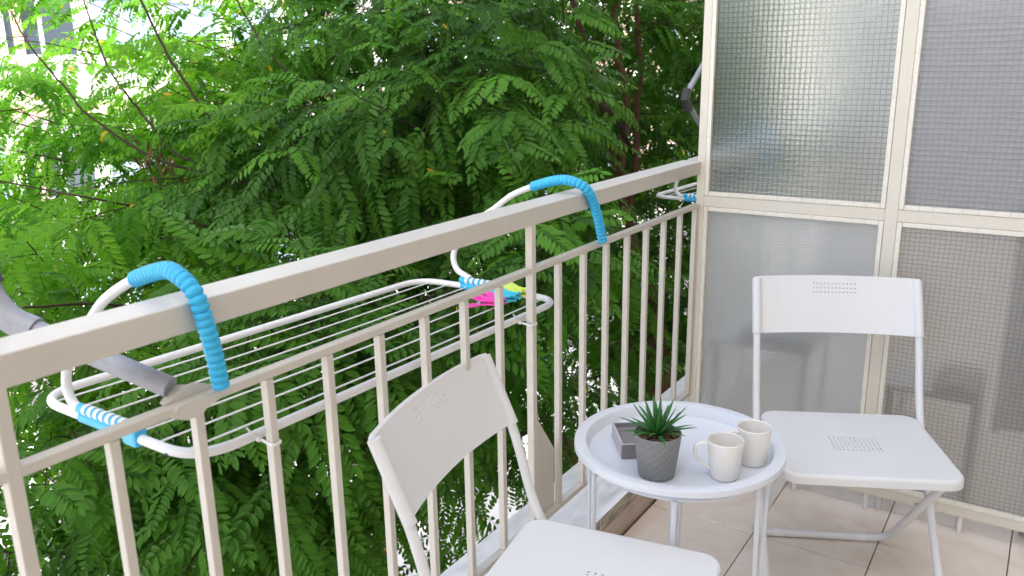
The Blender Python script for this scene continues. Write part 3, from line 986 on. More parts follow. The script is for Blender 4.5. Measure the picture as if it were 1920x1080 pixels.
# folded sheet bracket standing on the rail, with a return flange, and the bolted plate below
def yz_prism(poly, x0, x1):
    n_ = len(poly)
    return MB().add([(x0, y, z) for y, z in poly] + [(x1, y, z) for y, z in poly],
                    [tuple(range(n_)), tuple(range(2 * n_ - 1, n_ - 1, -1))] + [(k, (k + 1) % n_, (k + 1) % n_ + n_, k + n_) for k in range(n_)])
OFF = (-0.1, 1.31, -0.9)
obj('bracket', yz_prism([(-1.3388, 0.8982), (-1.301, 0.9150), (-1.2965, 0.9162), (-1.291, 0.9152), (-1.262, 0.9025), (-1.262, 0.8982)], 0.0985, 0.1005), 'railing', arm, loc=OFF, bevel=0.0005)
fl = MB()
fl.add([(0.0984, -1.3388, 0.8982), (0.0984, -1.301, 0.9150), (0.074, -1.3075, 0.9118), (0.087, -1.3375, 0.8982),
        (0.0984, -1.3370, 0.8975), (0.0984, -1.2995, 0.9135), (0.074, -1.3060, 0.9103), (0.087, -1.3357, 0.8975)],
       [(0, 1, 2, 3), (7, 6, 5, 4), (0, 4, 5, 1), (1, 5, 6, 2), (2, 6, 7, 3), (3, 7, 4, 0)])
obj('bracket_flange', fl, 'railing', arm, loc=OFF)
obj('bracket_plate', yz_prism([(-1.343, 0.8965), (-1.343, 0.8865), (-1.334, 0.8805), (-1.318, 0.8735), (-1.2955, 0.8725), (-1.288, 0.8790), (-1.262, 0.8865), (-1.256, 0.8965)], XI - 0.0004, XI + 0.0011), 'railing', arm, loc=OFF, bevel=0.0004)
for y in (-1.332, -1.265):
    o = obj('bolt', MB().lathe([(0, 0.0034), (0.0025, 0.0031), (0.004, 0.002), (0.0045, 0.0)], 14), 'railing', arm, loc=(XI + 0.0010 - 0.1, y + 1.31, 0.8925 - 0.9), smooth=True)
    o.rotation_euler = (0, PI / 2, 0)
arm2 = thing('awning_arm', 'grey jointed awning arm of the neighbouring balcony, beside the upper partition post', 'awning arm', (-0.2, 1.37, 1.0), 0, 'folding awning arms')
obj('lower_tube', MB().tube([(0.03, 0.06, -0.02), (0, -0.195, 0.19)], 0.0105, 14), 'arm', arm2, smooth=True)
obj('joint', MB().tube([(0, -0.155, 0.150), (0, -0.20, 0.190), (0, -0.182, 0.225)], 0.0175, 14), 'darkjoint', arm2, smooth=False)
obj('upper_tube', MB().tube([(0, -0.185, 0.21), (0.03, 0.08, 0.44), (0.05, 0.2, 0.55)], 0.0105, 14), 'arm', arm2, smooth=True)

# ------------------------------------------------------------------ things on the neighbour's balcony (seen through the glass)
def stool(label, x0, x1, y0, y1, h, pad, padmat):
    t = thing('stool', label, 'stool', ((x0 + x1) / 2, (y0 + y1) / 2, 0), 0, 'stools behind the partition')
    cx_, cy_ = (x0 + x1) / 2, (y0 + y1) / 2
    a, b = (x1 - x0) / 2, (y1 - y0) / 2
    obj('seat', MB().box(-a, a, -b, b, h - 0.018, h), 'chair', t, bevel=0.004)
    for sx in (-1, 1):
        for sy in (-1, 1):
            obj('leg', MB().tube([(sx * (a - 0.012), sy * (b - 0.012), 0.0), (sx * (a - 0.012), sy * (b - 0.012), h - 0.018)], 0.0105, 12), 'chair', t)
    if pad:
        c = thing(pad[0], pad[1], pad[2], (cx_ + pad[3], cy_ - b + 0.066, h + 0.001))
        obj('cover', MB().box(-pad[4], pad[4], -0.07, 0.12, 0, pad[5]), padmat, c, bevel=0.012, seg=3)
        obj('strap', MB().box(-0.012, 0.012, -0.0725, 0.1225, 0.0, pad[5] + 0.002), 'signblack', c)
stool('white stool behind the finely squared glass, holding a dark bag', 0.17, 0.475, 0.562, 0.86, 0.462, ('bag', 'dark flat bag on a stool behind the pale pane', 'bag', 0.05, 0.115, 0.045), 'darkcushion')
stool('white stool behind the wired glass, holding a folded burgundy towel', 0.70, 0.945, 0.562, 0.86, 0.405, ('folded_towel', 'folded burgundy towel on a stool behind the wired pane', 'towel', 0.06, 0.06, 0.035), 'burgundy')
bd = thing('clothes_drying_board', 'blue grey board leaning upright behind the wired glass, far right', 'board', (1.02, 0.62, 0.0))
obj('panel', MB().box(-0.025, 0.16, 0.0, 0.02, 0.31, 0.98), 'bluegrey', bd, bevel=0.003)
obj('edge', MB().box(-0.045, -0.0255, -0.004, 0.024, 0.30, 0.99), 'arm', bd, bevel=0.002)
obj('leg', MB().box(0.06, 0.09, 0.0, 0.02, 0.0, 0.3095), 'arm', bd)

# ------------------------------------------------------------------ trees
def frond_template(seed, droop, n=11, L=0.25, ll=0.041, lw=0.0082):
    r = np.random.default_rng(seed)
    V, F, grp = [], [], []
    def rach(t):
        a = droop * t
        # arc in the x-z plane
        if abs(droop) < 1e-3:
            return np.array([L * t, 0, 0]), np.array([1.0, 0, 0])
        k = L / droop
        return np.array([k * math.sin(a), 0, -k * (1 - math.cos(a))]), np.array([math.cos(a), 0, -math.sin(a)])
    side = r.uniform(-0.25, 0.25)
    def leaflet(t, s, ang, scale):
        p, d = rach(t)
        up = np.array([d[2] * -1, 0, d[0]])
        y = np.array([0, 1.0, 0])
        fall = r.uniform(0.05, 0.5)
        ax = d * math.cos(ang) + s * y * math.sin(ang) * math.cos(fall) - up * math.sin(ang) * math.sin(fall)
        ax /= np.linalg.norm(ax)
        nn = up + r.normal(0, 0.16, 3)
        nn -= ax * nn.dot(ax)
        nn /= np.linalg.norm(nn)
        b = np.cross(nn, ax)
        l, w = ll * scale * r.uniform(0.92, 1.05), lw * scale * r.uniform(0.95, 1.1)
        o = len(V)
        fold = 0.30 * w
        p = p + ax * 0.003
        pts = [(0, 0, 0), (0.28, 0.82, 1), (0.68, 0.95, 1), (1.0, 0, 0), (0.68, -0.95, 1), (0.28, -0.82, 1)]
        for (q, h, u) in pts:
            V.append(p + ax * l * q + b * w * h + nn * (fold * u) - nn * 0.12 * l * q * q)
        F.append((o, o + 1, o + 2, o + 3))
        F.append((o, o + 3, o + 4, o + 5))
        g = r.uniform(-0.08, 0.08)
        grp.extend([g] * 6)
    for i in range(n):
        t = 0.16 + 0.8 * i / (n - 1)
        sc = 0.72 + 0.42 * math.sin(PI * min(1, (i + 1.5) / n))
        if i == n - 1:
            sc *= 0.8
        for s in (-1, 1):
            leaflet(t + s * 0.012 * side, s, R_(68 - 22 * t) + r.uniform(-0.12, 0.12), sc)
    leaflet(0.97, 0.0, 0.0, 0.85)
    # rachis
    o = len(V)
    m = 5
    for k in range(m + 1):
        p, d = rach(k / m)
        rr = 0.0011 * (1 - 0.6 * k / m)
        up = np.array([-d[2], 0, d[0]])
        for q in range(3):
            a = 2 * PI * q / 3
            V.append(p + (np.array([0, 1.0, 0]) * math.cos(a) + up * math.sin(a)) * rr)
            grp.append(0.1)
    for k in range(m):
        for q in range(3):
            q2 = (q + 1) % 3
            F.append((o + k * 3 + q, o + k * 3 + q2, o + (k + 1) * 3 + q2, o + (k + 1) * 3 + q))
    return np.array(V, dtype=np.float32), np.array(F, dtype=np.int32), np.array(grp, dtype=np.float32)

TEMPL = [frond_template(100 + i, d, n) for i, (d, n) in enumerate([(0.5, 11), (0.9, 10), (0.7, 12), (1.2, 11), (0.25, 9), (0.8, 12)])]
TMESH = {}
def leaf_template_mesh(k, mname):
    if (k, mname) not in TMESH:
        V, F, g = TEMPL[k]
        me = bpy.data.meshes.new('leaf')
        me.from_pydata(V.tolist(), [], F.tolist())
        a = me.attributes.new('tint', 'FLOAT', 'POINT')
        a.data.foreach_set('value', (g + 0.55).astype(np.float32))
        me.materials.append(M[mname])
        TMESH[(k, mname)] = me
    return TMESH[(k, mname)]

def norm(v):
    return v / (np.linalg.norm(v, axis=-1, keepdims=True) + 1e-9)

def make_fronds(blobs, axis, seed):
    """twigs through each clump of the crown, each carrying alternate fronds; returns arrays and the twig lines"""
    r = np.random.default_rng(seed)
    fr_, tw = [], []
    for (bx_, by_, bz_, br_, nt_) in blobs:
        for _ in range(nt_):
            d = norm(r.normal(0, 1, 3))
            p = np.array([bx_, by_, bz_]) + d * br_ * r.uniform(0.25, 1.0) ** 0.7 * np.array([1, 1, 0.85])
            out = p - np.array([axis[0], axis[1], p[2] - 0.3])
            dirv = norm(norm(out) * 0.7 + d * 0.7 + r.normal(0, 0.35, 3) + np.array([0, 0, 0.05]))
            TL = r.uniform(0.32, 0.6)
            nf = int(r.integers(7, 11))
            base = p - dirv * TL * 0.5
            sagz = r.uniform(0.05, 0.25)
            line = []
            for k in range(6):
                t = k / 5
                line.append(base + dirv * TL * t - np.array([0, 0, sagz * TL * t * t]))
            tw.append(line)
            side0 = norm(np.cross(dirv, np.array([0, 0, 1.0])))
            sgn = 1
            tint0 = r.uniform(0.12, 0.88)
            for k in range(nf):
                t = 0.15 + 0.85 * k / (nf - 1)
                q = base + dirv * TL * t - np.array([0, 0, sagz * TL * t * t])
                sgn = -sgn
                a = r.uniform(0.7, 1.1) * (1 - 0.55 * t)
                fd = norm(dirv * math.cos(a) + side0 * sgn * math.sin(a) + np.array([0, 0, r.uniform(-0.75, -0.05)]) + r.normal(0, 0.12, 3))
                up = np.array([0, 0, 1.0]) * 0.9 + norm(out) * 0.35 + r.normal(0, 0.22, 3)
                z = norm(up - fd * up.dot(fd))
                y = np.cross(z, fd)
                s = r.uniform(0.8, 1.2) * (1.0 - 0.25 * max(0, t - 0.8))
                fr_.append((q, fd, y, z, s, int(r.integers(0, len(TEMPL))), min(0.98, max(0.02, tint0 + r.normal(0, 0.17)))))
    return fr_, tw

CP_ = np.array(CAM_POS)
CF_ = -np.array(CAM_ROT.col[2])
CR_ = np.array(CAM_ROT.col[0])
CU_ = np.array(CAM_ROT.col[1])
def in_view(q, mg=0.06):
    d = q - CP_
    z = d.dot(CF_)
    return z > 0.2 and abs(d.dot(CR_) / z) < 0.6217 + mg and abs(d.dot(CU_) / z) < 0.3497 + mg

def tree(label, base, blobs, seed, mname, limbs, axis, nleaf, keep):
    t = thing('leafy_tree', label, 'tree', base, 0)
    fr_, tw = make_fronds(blobs, axis, seed)
    fr_ = [f for f in fr_ if keep(f[0])]
    order = sorted((f for f in fr_ if in_view(f[0])), key=lambda f: np.linalg.norm(f[0] - CP_))[:nleaf]
    chosen = set(id(f) for f in order)
    bvec = Vector(base)
    for f in order:
        q, fd, y, z, s, k, tint = f
        o = bpy.data.objects.new('leaf', leaf_template_mesh(k, mname))
        mtx = Matrix(((fd[0] * s, y[0] * s, z[0] * s, q[0] - base[0]), (fd[1] * s, y[1] * s, z[1] * s, q[1] - base[1]), (fd[2] * s, y[2] * s, z[2] * s, q[2] - base[2]), (0, 0, 0, 1)))
        link(o, t)
        o.matrix_local = mtx
    rest = [f for f in fr_ if id(f) not in chosen]
    VV, FF, TT, off = [], [], [], 0
    rr = np.random.default_rng(seed + 5)
    for f in rest:
        q, fd, y, z, s, k, tint = f
        V, F, g = TEMPL[k]
        Rm = np.stack([fd, y, z], 0).astype(np.float32) * s
        VV.append(V @ Rm + (q - np.array(base)).astype(np.float32))
        FF.append(F + off)
        tt = g + tint
        nlf = (len(V) - 18) // 6
        if rr.random() < (0.09 if mname == 'leaf_lime' else 0.025):
            i = int(rr.integers(0, nlf))
            tt = tt.copy()
            tt[i * 6:i * 6 + 6] = 1.45
        TT.append(tt)
        off += len(V)
    VV, FF, TT = np.concatenate(VV), np.concatenate(FF), np.concatenate(TT)
    me = bpy.data.meshes.new('crown')
    me.vertices.add(len(VV))
    me.vertices.foreach_set('co', VV.ravel())
    me.loops.add(FF.size)
    me.loops.foreach_set('vertex_index', FF.ravel())
    me.polygons.add(len(FF))
    me.polygons.foreach_set('loop_start', np.arange(0, FF.size, 4, dtype=np.int32))
    me.update(calc_edges=True)
    a = me.attributes.new('tint', 'FLOAT', 'POINT')
    a.data.foreach_set('value', TT.astype(np.float32))
    me.materials.append(M[mname])
    o = bpy.data.objects.new('crown', me)
    link(o, t)
    o['kind'] = 'stuff'
    # twigs
    mb = MB()
    for ln in tw:
        if keep(ln[0]) and keep(ln[-1]):
            mb.tube([Vector(p) - bvec for p in ln], [0.0034 * (1 - 0.7 * k / 5) for k in range(6)], 4, cap=False)
    o = obj('twigs', mb, 'twig', t)
    o['kind'] = 'stuff'
    for i, (pts, r0, r1) in enumerate(limbs):
        P = bezier(pts, 5)
        # crooked, tapering
        rs = [r0 + (r1 - r0) * k / (len(P) - 1) for k in range(len(P))]
        rj = random.Random(seed * 31 + i)
        P = [p + Vector((rj.gauss(0, 1), rj.gauss(0, 1), rj.gauss(0, 0.3))) * rs[k] * 0.35 - bvec for k, p in enumerate(P)]
        obj('trunk' if i == 0 else 'branch', MB().tube(P, rs, 9), 'bark' if r0 > 0.02 else 'twig', t, smooth=True)
    print('tree', label[:30], len(fr_), 'fronds', len(VV), 'verts')
    return t
BLOBS_A = [(-1.01, 0.53, 1.12, 0.5, 26), (-0.76, 0.96, 1.16, 0.5, 22), (-1.46, 0.5, 0.9, 0.5, 22), (-0.99, 0.93, 1.33, 0.55, 24), (-1.0, 0.61, 0.76, 0.4, 18), (-1.3, 0.55, 0.52, 0.4, 14), (-0.24, 0.45, 0.75, 0.2, 7), (-0.31, 0.70, 0.75, 0.2, 5), (-0.72, -0.39, 0.57, 0.2, 7), (-0.61, -0.19, 0.58, 0.2, 6), (-0.78, -0.55, 0.54, 0.15, 5), (-0.67, -0.46, 0.64, 0.26, 8), (-0.75, -0.19, 0.57, 0.28, 8), (-0.68, 0.03, 0.58, 0.25, 6), (-0.75, -0.32, 0.09, 0.4, 14), (-0.71, -0.61, 0.1, 0.35, 10), (-0.74, -0.07, -0.23, 0.45, 12), (-0.94, 0.8, 0.04, 0.45, 12), (-0.9, 1.16, -0.34, 0.5, 10), (-1.63, 1.82, 1.53, 0.9, 60), (-1.29, 2.73, 1.45, 0.9, 50), (-1.14, 3.22, 0.88, 0.8, 40), (-1.45, 2.36, 0.62, 0.8, 44), (-2.07, 1.47, 1.46, 0.8, 46), (-2.19, 0.95, 0.47, 0.7, 34), (-1.24, 3.06, 0.15, 0.7, 28), (-1.78, 1.7, -0.09, 0.8, 40), (-1.27, 2.24, -0.22, 0.8, 32), (-1.11, 3.24, -0.24, 0.7, 16), (-1.85, 1.05, -0.68, 0.8, 30), (-1.43, 1.43, -1.07, 0.8, 24), (-1.16, 2.54, -0.8, 0.7, 16), (-2.43, 2.31, 0.74, 1.1, 70), (-2.23, 3.7, 1.22, 1.2, 60), (-3.15, 2.07, 0.91, 1.0, 50), (-2.35, 3.12, 0.07, 1.1, 60), (-2.75, 2.31, -0.61, 1.1, 44), (-1.95, 4.58, 0.54, 1.2, 50), (-2.06, 3.01, -1.57, 1.0, 24), (-1.33, 3.59, -0.61, 0.55, 30), (-1.24, 3.83, -0.97, 0.55, 26), (-1.35, 3.18, -0.74, 0.5, 20), (-1.39, 4.37, -0.56, 0.6, 22), (-1.82, 3.67, -0.72, 0.6, 20), (-2.72, 5.36, 1.43, 1.2, 60), (-2.15, 5.84, 1.02, 1.2, 56), (-2.20, 5.52, 0.12, 1.1, 44), (-1.71, 4.95, 1.58, 0.9, 34), (-1.86, 4.90, -0.36, 0.9, 34), (-0.9, 4.4, 1.0, 0.8, 34), (-1.0, 5.2, 1.8, 0.9, 34), (-0.9, 4.9, 0.2, 0.8, 24), (-1.67, 2.44, 1.9, 0.6, 30), (-2.26, 1.74, 1.9, 0.6, 24), (-1.16, 3.18, 1.9, 0.6, 22)]
BLOBS_B = [(-3.16, 0.59, 1.15, 0.75, 26), (-3.42, 0.29, 0.81, 0.75, 17), (-2.96, 0.91, 1.45, 0.7, 12), (-2.46, 1.06, 1.19, 0.65, 24), (-2.69, 0.54, 0.8, 0.65, 30), (-2.13, 0.5, 0.93, 0.5, 18), (-2.99, 0.15, 0.51, 0.45, 5), (-3.57, 0.48, 1.48, 0.6, 7), (-3.69, 1.06, 1.68, 0.6, 4), (-2.93, 1.43, 1.54, 0.55, 8), (-2.06, -0.36, 0.37, 0.45, 16), (-1.97, -0.54, 0.55, 0.35, 4), (-2.15, 0.01, 0.58, 0.5, 18), (-2.38, 0.75, 0.57, 0.6, 24), (-3.68, 1.43, 0.87, 0.8, 20), (-4.36, 1.08, 0.57, 0.8, 18), (-3.07, 1.88, 1.49, 0.8, 24), (-2.63, 0.68, 0.34, 0.5, 16), (-4.7, 1.11, 0.73, 0.8, 9)]
BLOBS_C = [(-1.36, -0.73, 0.2, 0.42, 16), (-1.12, -1.0, 0.2, 0.4, 12), (-1.08, -0.61, 0.04, 0.45, 16), (-1.86, -0.59, 0.15, 0.5, 16), (-1.74, -0.31, 0.2, 0.5, 16), (-1.48, -0.06, -0.01, 0.5, 16), (-1.06, -0.85, -0.0, 0.4, 10), (-1.74, -0.1, -0.53, 0.6, 20), (-2.2, -0.35, -0.43, 0.6, 18), (-2.6, 0.3, -0.41, 0.7, 22), (-2.37, 0.75, -0.23, 0.7, 20), (-1.63, 0.28, -0.7, 0.6, 16), (-2.96, -0.12, -0.06, 0.6, 12)]
BLOBS_C = [(a, b, c, r, max(3, int(n * 0.56))) for a, b, c, r, n in BLOBS_C]
BLOBS_A = [(a, b, c, r, n if (c > -0.15 or b > 2.7) else max(4, int(n * 0.58))) for a, b, c, r, n in BLOBS_A]
GZ = -5.5
def clear_of_rail(q):
    return q[0] < -0.60 or (q[0] < -0.40 and q[2] < 0.62) or (q[1] > -0.1 and q[0] < -0.12)
STEM = np.array([-1.14, 2.58, 1.0])
def opening(q):
    if not clear_of_rail(q):
        return False
    h = CP_ - STEM
    L = np.linalg.norm(h[:2])
    u = h[:2] / L
    rel_ = q[:2] - STEM[:2]
    al = rel_.dot(u)
    la = abs(rel_[0] * u[1] - rel_[1] * u[0])
    if -0.15 < al < 4.0:
        wd = 0.26 * (1 - al / L)
        zc_ = STEM[2] + h[2] * al / L
        zr = 0.75 * (1 - al / L)
        if la < wd and zc_ - zr < q[2] < zc_ + zr * 0.8:
            return (hash((round(q[0], 3), round(q[1], 3))) % 100) < 12
        zc2 = -0.25 + (CP_[2] + 0.25) * al / L
        if la < wd * 1.3 and abs(q[2] - zc2) < 0.42 * (1 - al / L):
            return (hash((round(q[0], 3), round(q[1], 3))) % 100) < 62
    return True
tree('tall dense deep green tree with reddish brown stems, filling the middle beyond the railing', (-0.95, 2.75, GZ), BLOBS_A, 21, 'leaf_dark',
     [([(-0.95, 2.75, GZ), (-0.75, 2.6, -3.5), (-0.80, 2.50, -1.6), (-0.83, 2.54, -0.58), (-0.90, 2.61, -0.34), (-0.97, 2.67, -0.09), (-1.10, 2.61, 0.35)], 0.095, 0.034),
      ([(-1.10, 2.61, 0.35), (-1.14, 2.53, 0.68), (-1.13, 2.58, 1.08), (-1.2, 2.55, 1.51), (-1.22, 2.49, 1.96), (-1.3, 2.4, 2.6)], 0.030, 0.014),
      ([(-1.10, 2.61, 0.35), (-1.11, 2.68, 0.83), (-1.15, 2.8, 1.33), (-1.22, 2.85, 1.85), (-1.3, 2.9, 2.5)], 0.024, 0.012),
      ([(-1.13, 2.54, 0.66), (-1.16, 2.42, 0.95), (-1.2, 2.32, 1.21), (-1.27, 2.28, 1.5), (-1.33, 2.22, 1.83), (-1.4, 2.1, 2.4)], 0.024, 0.012),
      ([(-0.80, 2.50, -1.6), (-1.4, 2.0, -0.8), (-1.9, 1.6, 0.0), (-2.0, 1.4, 0.8), (-1.9, 1.5, 1.6)], 0.04, 0.012),
      ([(-0.9, 2.55, -1.2), (-1.2, 1.6, -0.6), (-1.2, 0.8, 0.0), (-1.0, 0.2, 0.45), (-0.8, -0.3, 0.6)], 0.03, 0.008),
      ([(-1.9, 1.6, 0.0), (-1.5, 1.0, 0.5), (-1.2, 0.7, 0.9), (-1.0, 0.6, 1.2)], 0.018, 0.006),
      ([(-1.11, 2.66, 0.8), (-0.95, 2.0, 1.1), (-0.8, 1.3, 1.2), (-0.75, 0.9, 1.2)], 0.016, 0.005),
      ([(-0.83, 2.6, -0.9), (-1.5, 3.2, -0.2), (-2.0, 3.8, 0.8), (-2.1, 4.0, 1.8)], 0.035, 0.012),
      ([(-1.2, 1.6, -0.6), (-1.0, 0.8, -0.4), (-0.8, 0.1, -0.2), (-0.75, -0.3, 0.0)], 0.016, 0.005)],
     (-1.6, 2.6), 150, opening)
tree('open yellow green tree with long dark rising branches, in front of the white building', (-2.3, 1.6, GZ), BLOBS_B, 22, 'leaf_lime',
     [([(-2.3, 1.6, GZ), (-2.2, 1.5, -3.0), (-2.15, 1.35, -1.2), (-1.75, 0.75, -0.2), (-1.55, 0.545, 0.448)], 0.085, 0.022),
      ([(-1.553, 0.544, 0.448), (-1.665, 0.488, 0.656), (-1.793, 0.392, 0.888), (-1.961, 0.336, 1.112), (-2.113, 0.272, 1.376), (-2.217, 0.240, 1.608), (-2.353, 0.176, 1.944)], 0.0083, 0.0042),
      ([(-1.513, 0.656, 0.184), (-1.721, 0.424, 0.688), (-1.921, 0.360, 0.888), (-2.113, 0.248, 0.984), (-2.241, 0.224, 1.112), (-2.345, 0.208, 1.224), (-2.449, 0.192, 1.360), (-2.609, 0.224, 1.632)], 0.0078, 0.0035),
      ([(-1.921, 0.360, 0.888), (-2.153, 0.192, 0.960), (-2.425, 0.072, 1.144), (-2.537, 0.040, 1.272), (-2.657, -0.008, 1.432), (-2.745, -0.024, 1.584)], 0.0066, 0.0031),
      ([(-1.473, 0.656, 0.104), (-1.425, 0.792, 0.936), (-1.609, 0.744, 1.176), (-1.793, 0.672, 1.280), (-1.937, 0.632, 1.416), (-2.033, 0.632, 1.536), (-2.153, 0.576, 1.784)], 0.0078, 0.0035),
      ([(-1.553, 0.576, 0.344), (-1.793, 0.216, 0.664), (-2.009, 0.064, 0.768), (-2.073, -0.176, 0.856), (-2.209, -0.240, 0.880), (-2.361, -0.360, 0.928)], 0.0066, 0.0028),
      ([(-1.513, 0.656, -0.216), (-1.553, 0.016, 0.344), (-1.473, -0.464, 0.584), (-1.433, -0.784, 0.664)], 0.0076, 0.0035)],
     (-2.4, 1.5), 75, clear_of_rail)
tree('lower bushy green tree spreading beneath the clothes airer at the left', (-2.1, -0.1, GZ), BLOBS_C, 23, 'leaf_dark',
     [([(-2.1, -0.1, GZ), (-2.0, -0.15, -3.4), (-1.8, -0.2, -1.6), (-1.7, -0.25, -0.7)], 0.08, 0.03),
      ([(-1.7, -0.25, -0.7), (-1.45, -0.2, -0.4), (-1.38, -0.19, -0.11), (-1.46, -0.41, 0.01), (-1.58, -0.51, 0.14)], 0.014, 0.005),
      ([(-1.7, -0.25, -0.7), (-1.5, -0.6, -0.3), (-1.45, -0.96, -0.05), (-1.3, -1.2, 0.1)], 0.012, 0.004),
      ([(-1.7, -0.25, -0.7), (-2.0, 0.0, -0.4), (-2.3, 0.3, -0.1), (-2.4, 0.5, 0.2)], 0.014, 0.005),
      ([(-1.75, -0.22, -1.0), (-1.4, -0.3, -0.6), (-1.1, -0.5, -0.2), (-1.05, -0.6, 0.1)], 0.012, 0.004)],
     (-1.9, -0.2), 75, clear_of_rail)

lime_tree = [o for o in COL.objects if o.name.startswith('leafy_tree') and 'yellow green' in o['label']][0]
pod_me = MB().tube([(0, 0, 0), (0.002, 0, -0.012), (0.004, 0.001, -0.03), (0.001, 0, -0.05), (0, 0, -0.06)], [0.0008, 0.0045, 0.0052, 0.0045, 0.0008], 6).mesh('seed_pod', True)
pod_me.materials.append(M['bark'])
for k in range(26):
    o = bpy.data.objects.new('seed_pod', pod_me)
    link(o, lime_tree, (-2.210 + 2.3 + random.gauss(0, 0.05), 0.207 - 1.6 + random.gauss(0, 0.05), 0.958 + 5.5 + random.gauss(0, 0.055)))
    o.rotation_euler = (random.uniform(-0.6, 0.6), random.uniform(-0.6, 0.6), random.uniform(0, 6))

# ------------------------------------------------------------------ street, buildings and street things
gr = MB()
gr.box(-400, 400, -400, 400, GZ - 0.4, GZ - 0.10)
struct('ground', gr, 'concrete')
struct('near_pavement', MB().box(-6.5, -0.2, -60, 90, GZ - 0.0999, GZ + 0.02), 'concrete')
struct('road', MB().box(-12.8, -6.55, -60, 90, GZ - 0.0999, GZ - 0.095), 'asphalt')
struct('far_pavement', MB().box(-16.9, -12.85, -60, 90, GZ - 0.0999, GZ + 0.02), 'concrete')
struct('house_facade_below', MB().box(0.02, 2.8, -4.2, 4.5, GZ, -0.26), 'wall')

def building(name, label, x, ya_, yb_, base, zs_, wall, y_first, step, win, zwin):
    t = thing(name, label, 'building', (x, (ya_ + yb_) / 2, base))
    oy = (ya_ + yb_) / 2
    h = zs_[-1] + 3.4
    obj('wall', MB().box(-9, 0, ya_ - oy, yb_ - oy, 0, h), wall, t)
    obj('roof', MB().box(-9.3, 0.5, ya_ - oy - 0.4, yb_ - oy + 0.4, h + 0.001, h + 0.3), 'facade', t)
    wme = MB()
    ww, wh = win
    wme.box(0.0, 0.07, 0, 0.07, 0, wh).box(0.0, 0.07, ww - 0.07, ww, 0, wh).box(0, 0.07, 0.0705, ww - 0.0705, 0, 0.07).box(0, 0.07, 0.0705, ww - 0.0705, wh - 0.07, wh).box(0, 0.06, ww / 2 - 0.035, ww / 2 + 0.035, 0.0705, wh - 0.0705)
    wm = wme.mesh('window')
    wm.materials.append(M['winframe'])
    pm = MB().box(0.005, 0.02, 0.0705, ww - 0.0705, 0.0705, wh - 0.0705).mesh('pane')
    pm.materials.append(M['winpane'])
    pm2 = pm.copy()
    pm2.materials.clear()
    pm2.materials.append(M['winpane_dark'])
    rj = random.Random(int(abs(x) * 10))
    for z in zs_:
        obj('band', MB().box(0.001, 0.16, ya_ - oy, yb_ - oy, z - 0.22, z), 'facade' if wall != 'facade' else 'peach', t)
        obj('sill_course', MB().box(0.001, 0.10, ya_ - oy, yb_ - oy, z + zwin - 0.1, z + zwin - 0.005), 'winframe', t)
        y = y_first
        while y + ww < yb_:
            o = bpy.data.objects.new('window', wm)
            link(o, t, (0.002, y - oy, z + zwin))
            p = bpy.data.objects.new('pane', pm if rj.random() < 0.93 else pm2)
            link(p, o)
            y += step
    return t
building('apartment_building', 'white apartment building with long window bands across the street', -17.0, -14, 30, GZ, [0.25, 3.25, 6.2, 9.2, 12.2], 'facade', -13.5, 1.85, (1.6, 1.35), 0.95)
building('shop_building', 'peach rendered building further up the street, behind the trees', -17.0, 30.4, 62, GZ, [0.25, 3.4, 6.5, 9.6], 'peach', 31, 2.4, (1.3, 1.5), 0.9)
building('end_building', 'pale building closing the street far behind the dense tree', -2.0, 40, 70, GZ, [0.25, 3.4, 6.5, 9.6, 12.7], 'facade', 41, 2.4, (1.3, 1.5), 0.9)

# orange pilasters on the white building
for i, (y, lab) in enumerate([(7.0, 'terracotta coloured downpipe box left on the white building'), (15.5, 'terracotta coloured downpipe box right on the white building')]):
    t = thing('downpipe', lab, 'downpipe', (-16.8, y, GZ))
    obj('pipe', MB().box(0, 0.14, 0, 0.13, 0.0, 17), 'peach', t)
    obj('bracket', MB().box(-0.03, 0.23, -0.03, 0.31, 5.5, 5.6).box(-0.03, 0.23, -0.03, 0.31, 8.5, 8.6), 'pole', t)

pl = thing('street_pole', 'grey concrete street pole at the left, standing behind the leaves', 'pole', (-6.98, 1.86, GZ))
obj('shaft', MB().tube([(0, 0, 0), (0, 0, 4.5), (0, 0, 5.62)], [0.19, 0.155, 0.15], 16), 'pole', pl, smooth=True)
obj('collar', MB().tube([(0, 0, 0), (0, 0, 0.3)], 0.24, 16), 'pole', pl)
sg = thing('street_sign', 'white sign board with a red and black mark, beside the grey pole', 'sign', (-6.72, 2.02, 5.13 + GZ))
sg.rotation_euler = (R_(-6), 0, R_(62))
obj('board', MB().box(-0.115, 0.115, 0.0, 0.03, -0.16, 0.2), 'signwhite', sg, bevel=0.006)
em = MB()
def tri(a, b, c):
    em.add([(a[0], -0.004, a[1]), (b[0], -0.004, b[1]), (c[0], -0.004, c[1]), (a[0], -0.001, a[1]), (b[0], -0.001, b[1]), (c[0], -0.001, c[1])],
           [(0, 1, 2), (5, 4, 3), (0, 3, 4, 1), (1, 4, 5, 2), (2, 5, 3, 0)])
tri((-0.085, -0.09), (-0.03, -0.09), (-0.03, 0.06))
tri((-0.055, 0.05), (-0.035, -0.05), (0.02, -0.08))
tri((0.0, -0.09), (0.07, -0.09), (-0.005, 0.09))
obj('mark', em, 'red', sg)
em = MB()
tri((-0.03, 0.10), (0.012, 0.05), (-0.02, 0.16))
obj('mark', em, 'signblack', sg)
obj('mount', MB().box(-0.16, -0.1155, 0.005, 0.025, -0.1, -0.07).box(-0.16, -0.1155, 0.005, 0.025, 0.1, 0.13), 'pole', sg)
obj('post', MB().tube([(-0.17, 0.02, -5.1), (-0.17, 0.02, 0.25)], 0.02, 8), 'pole', sg)

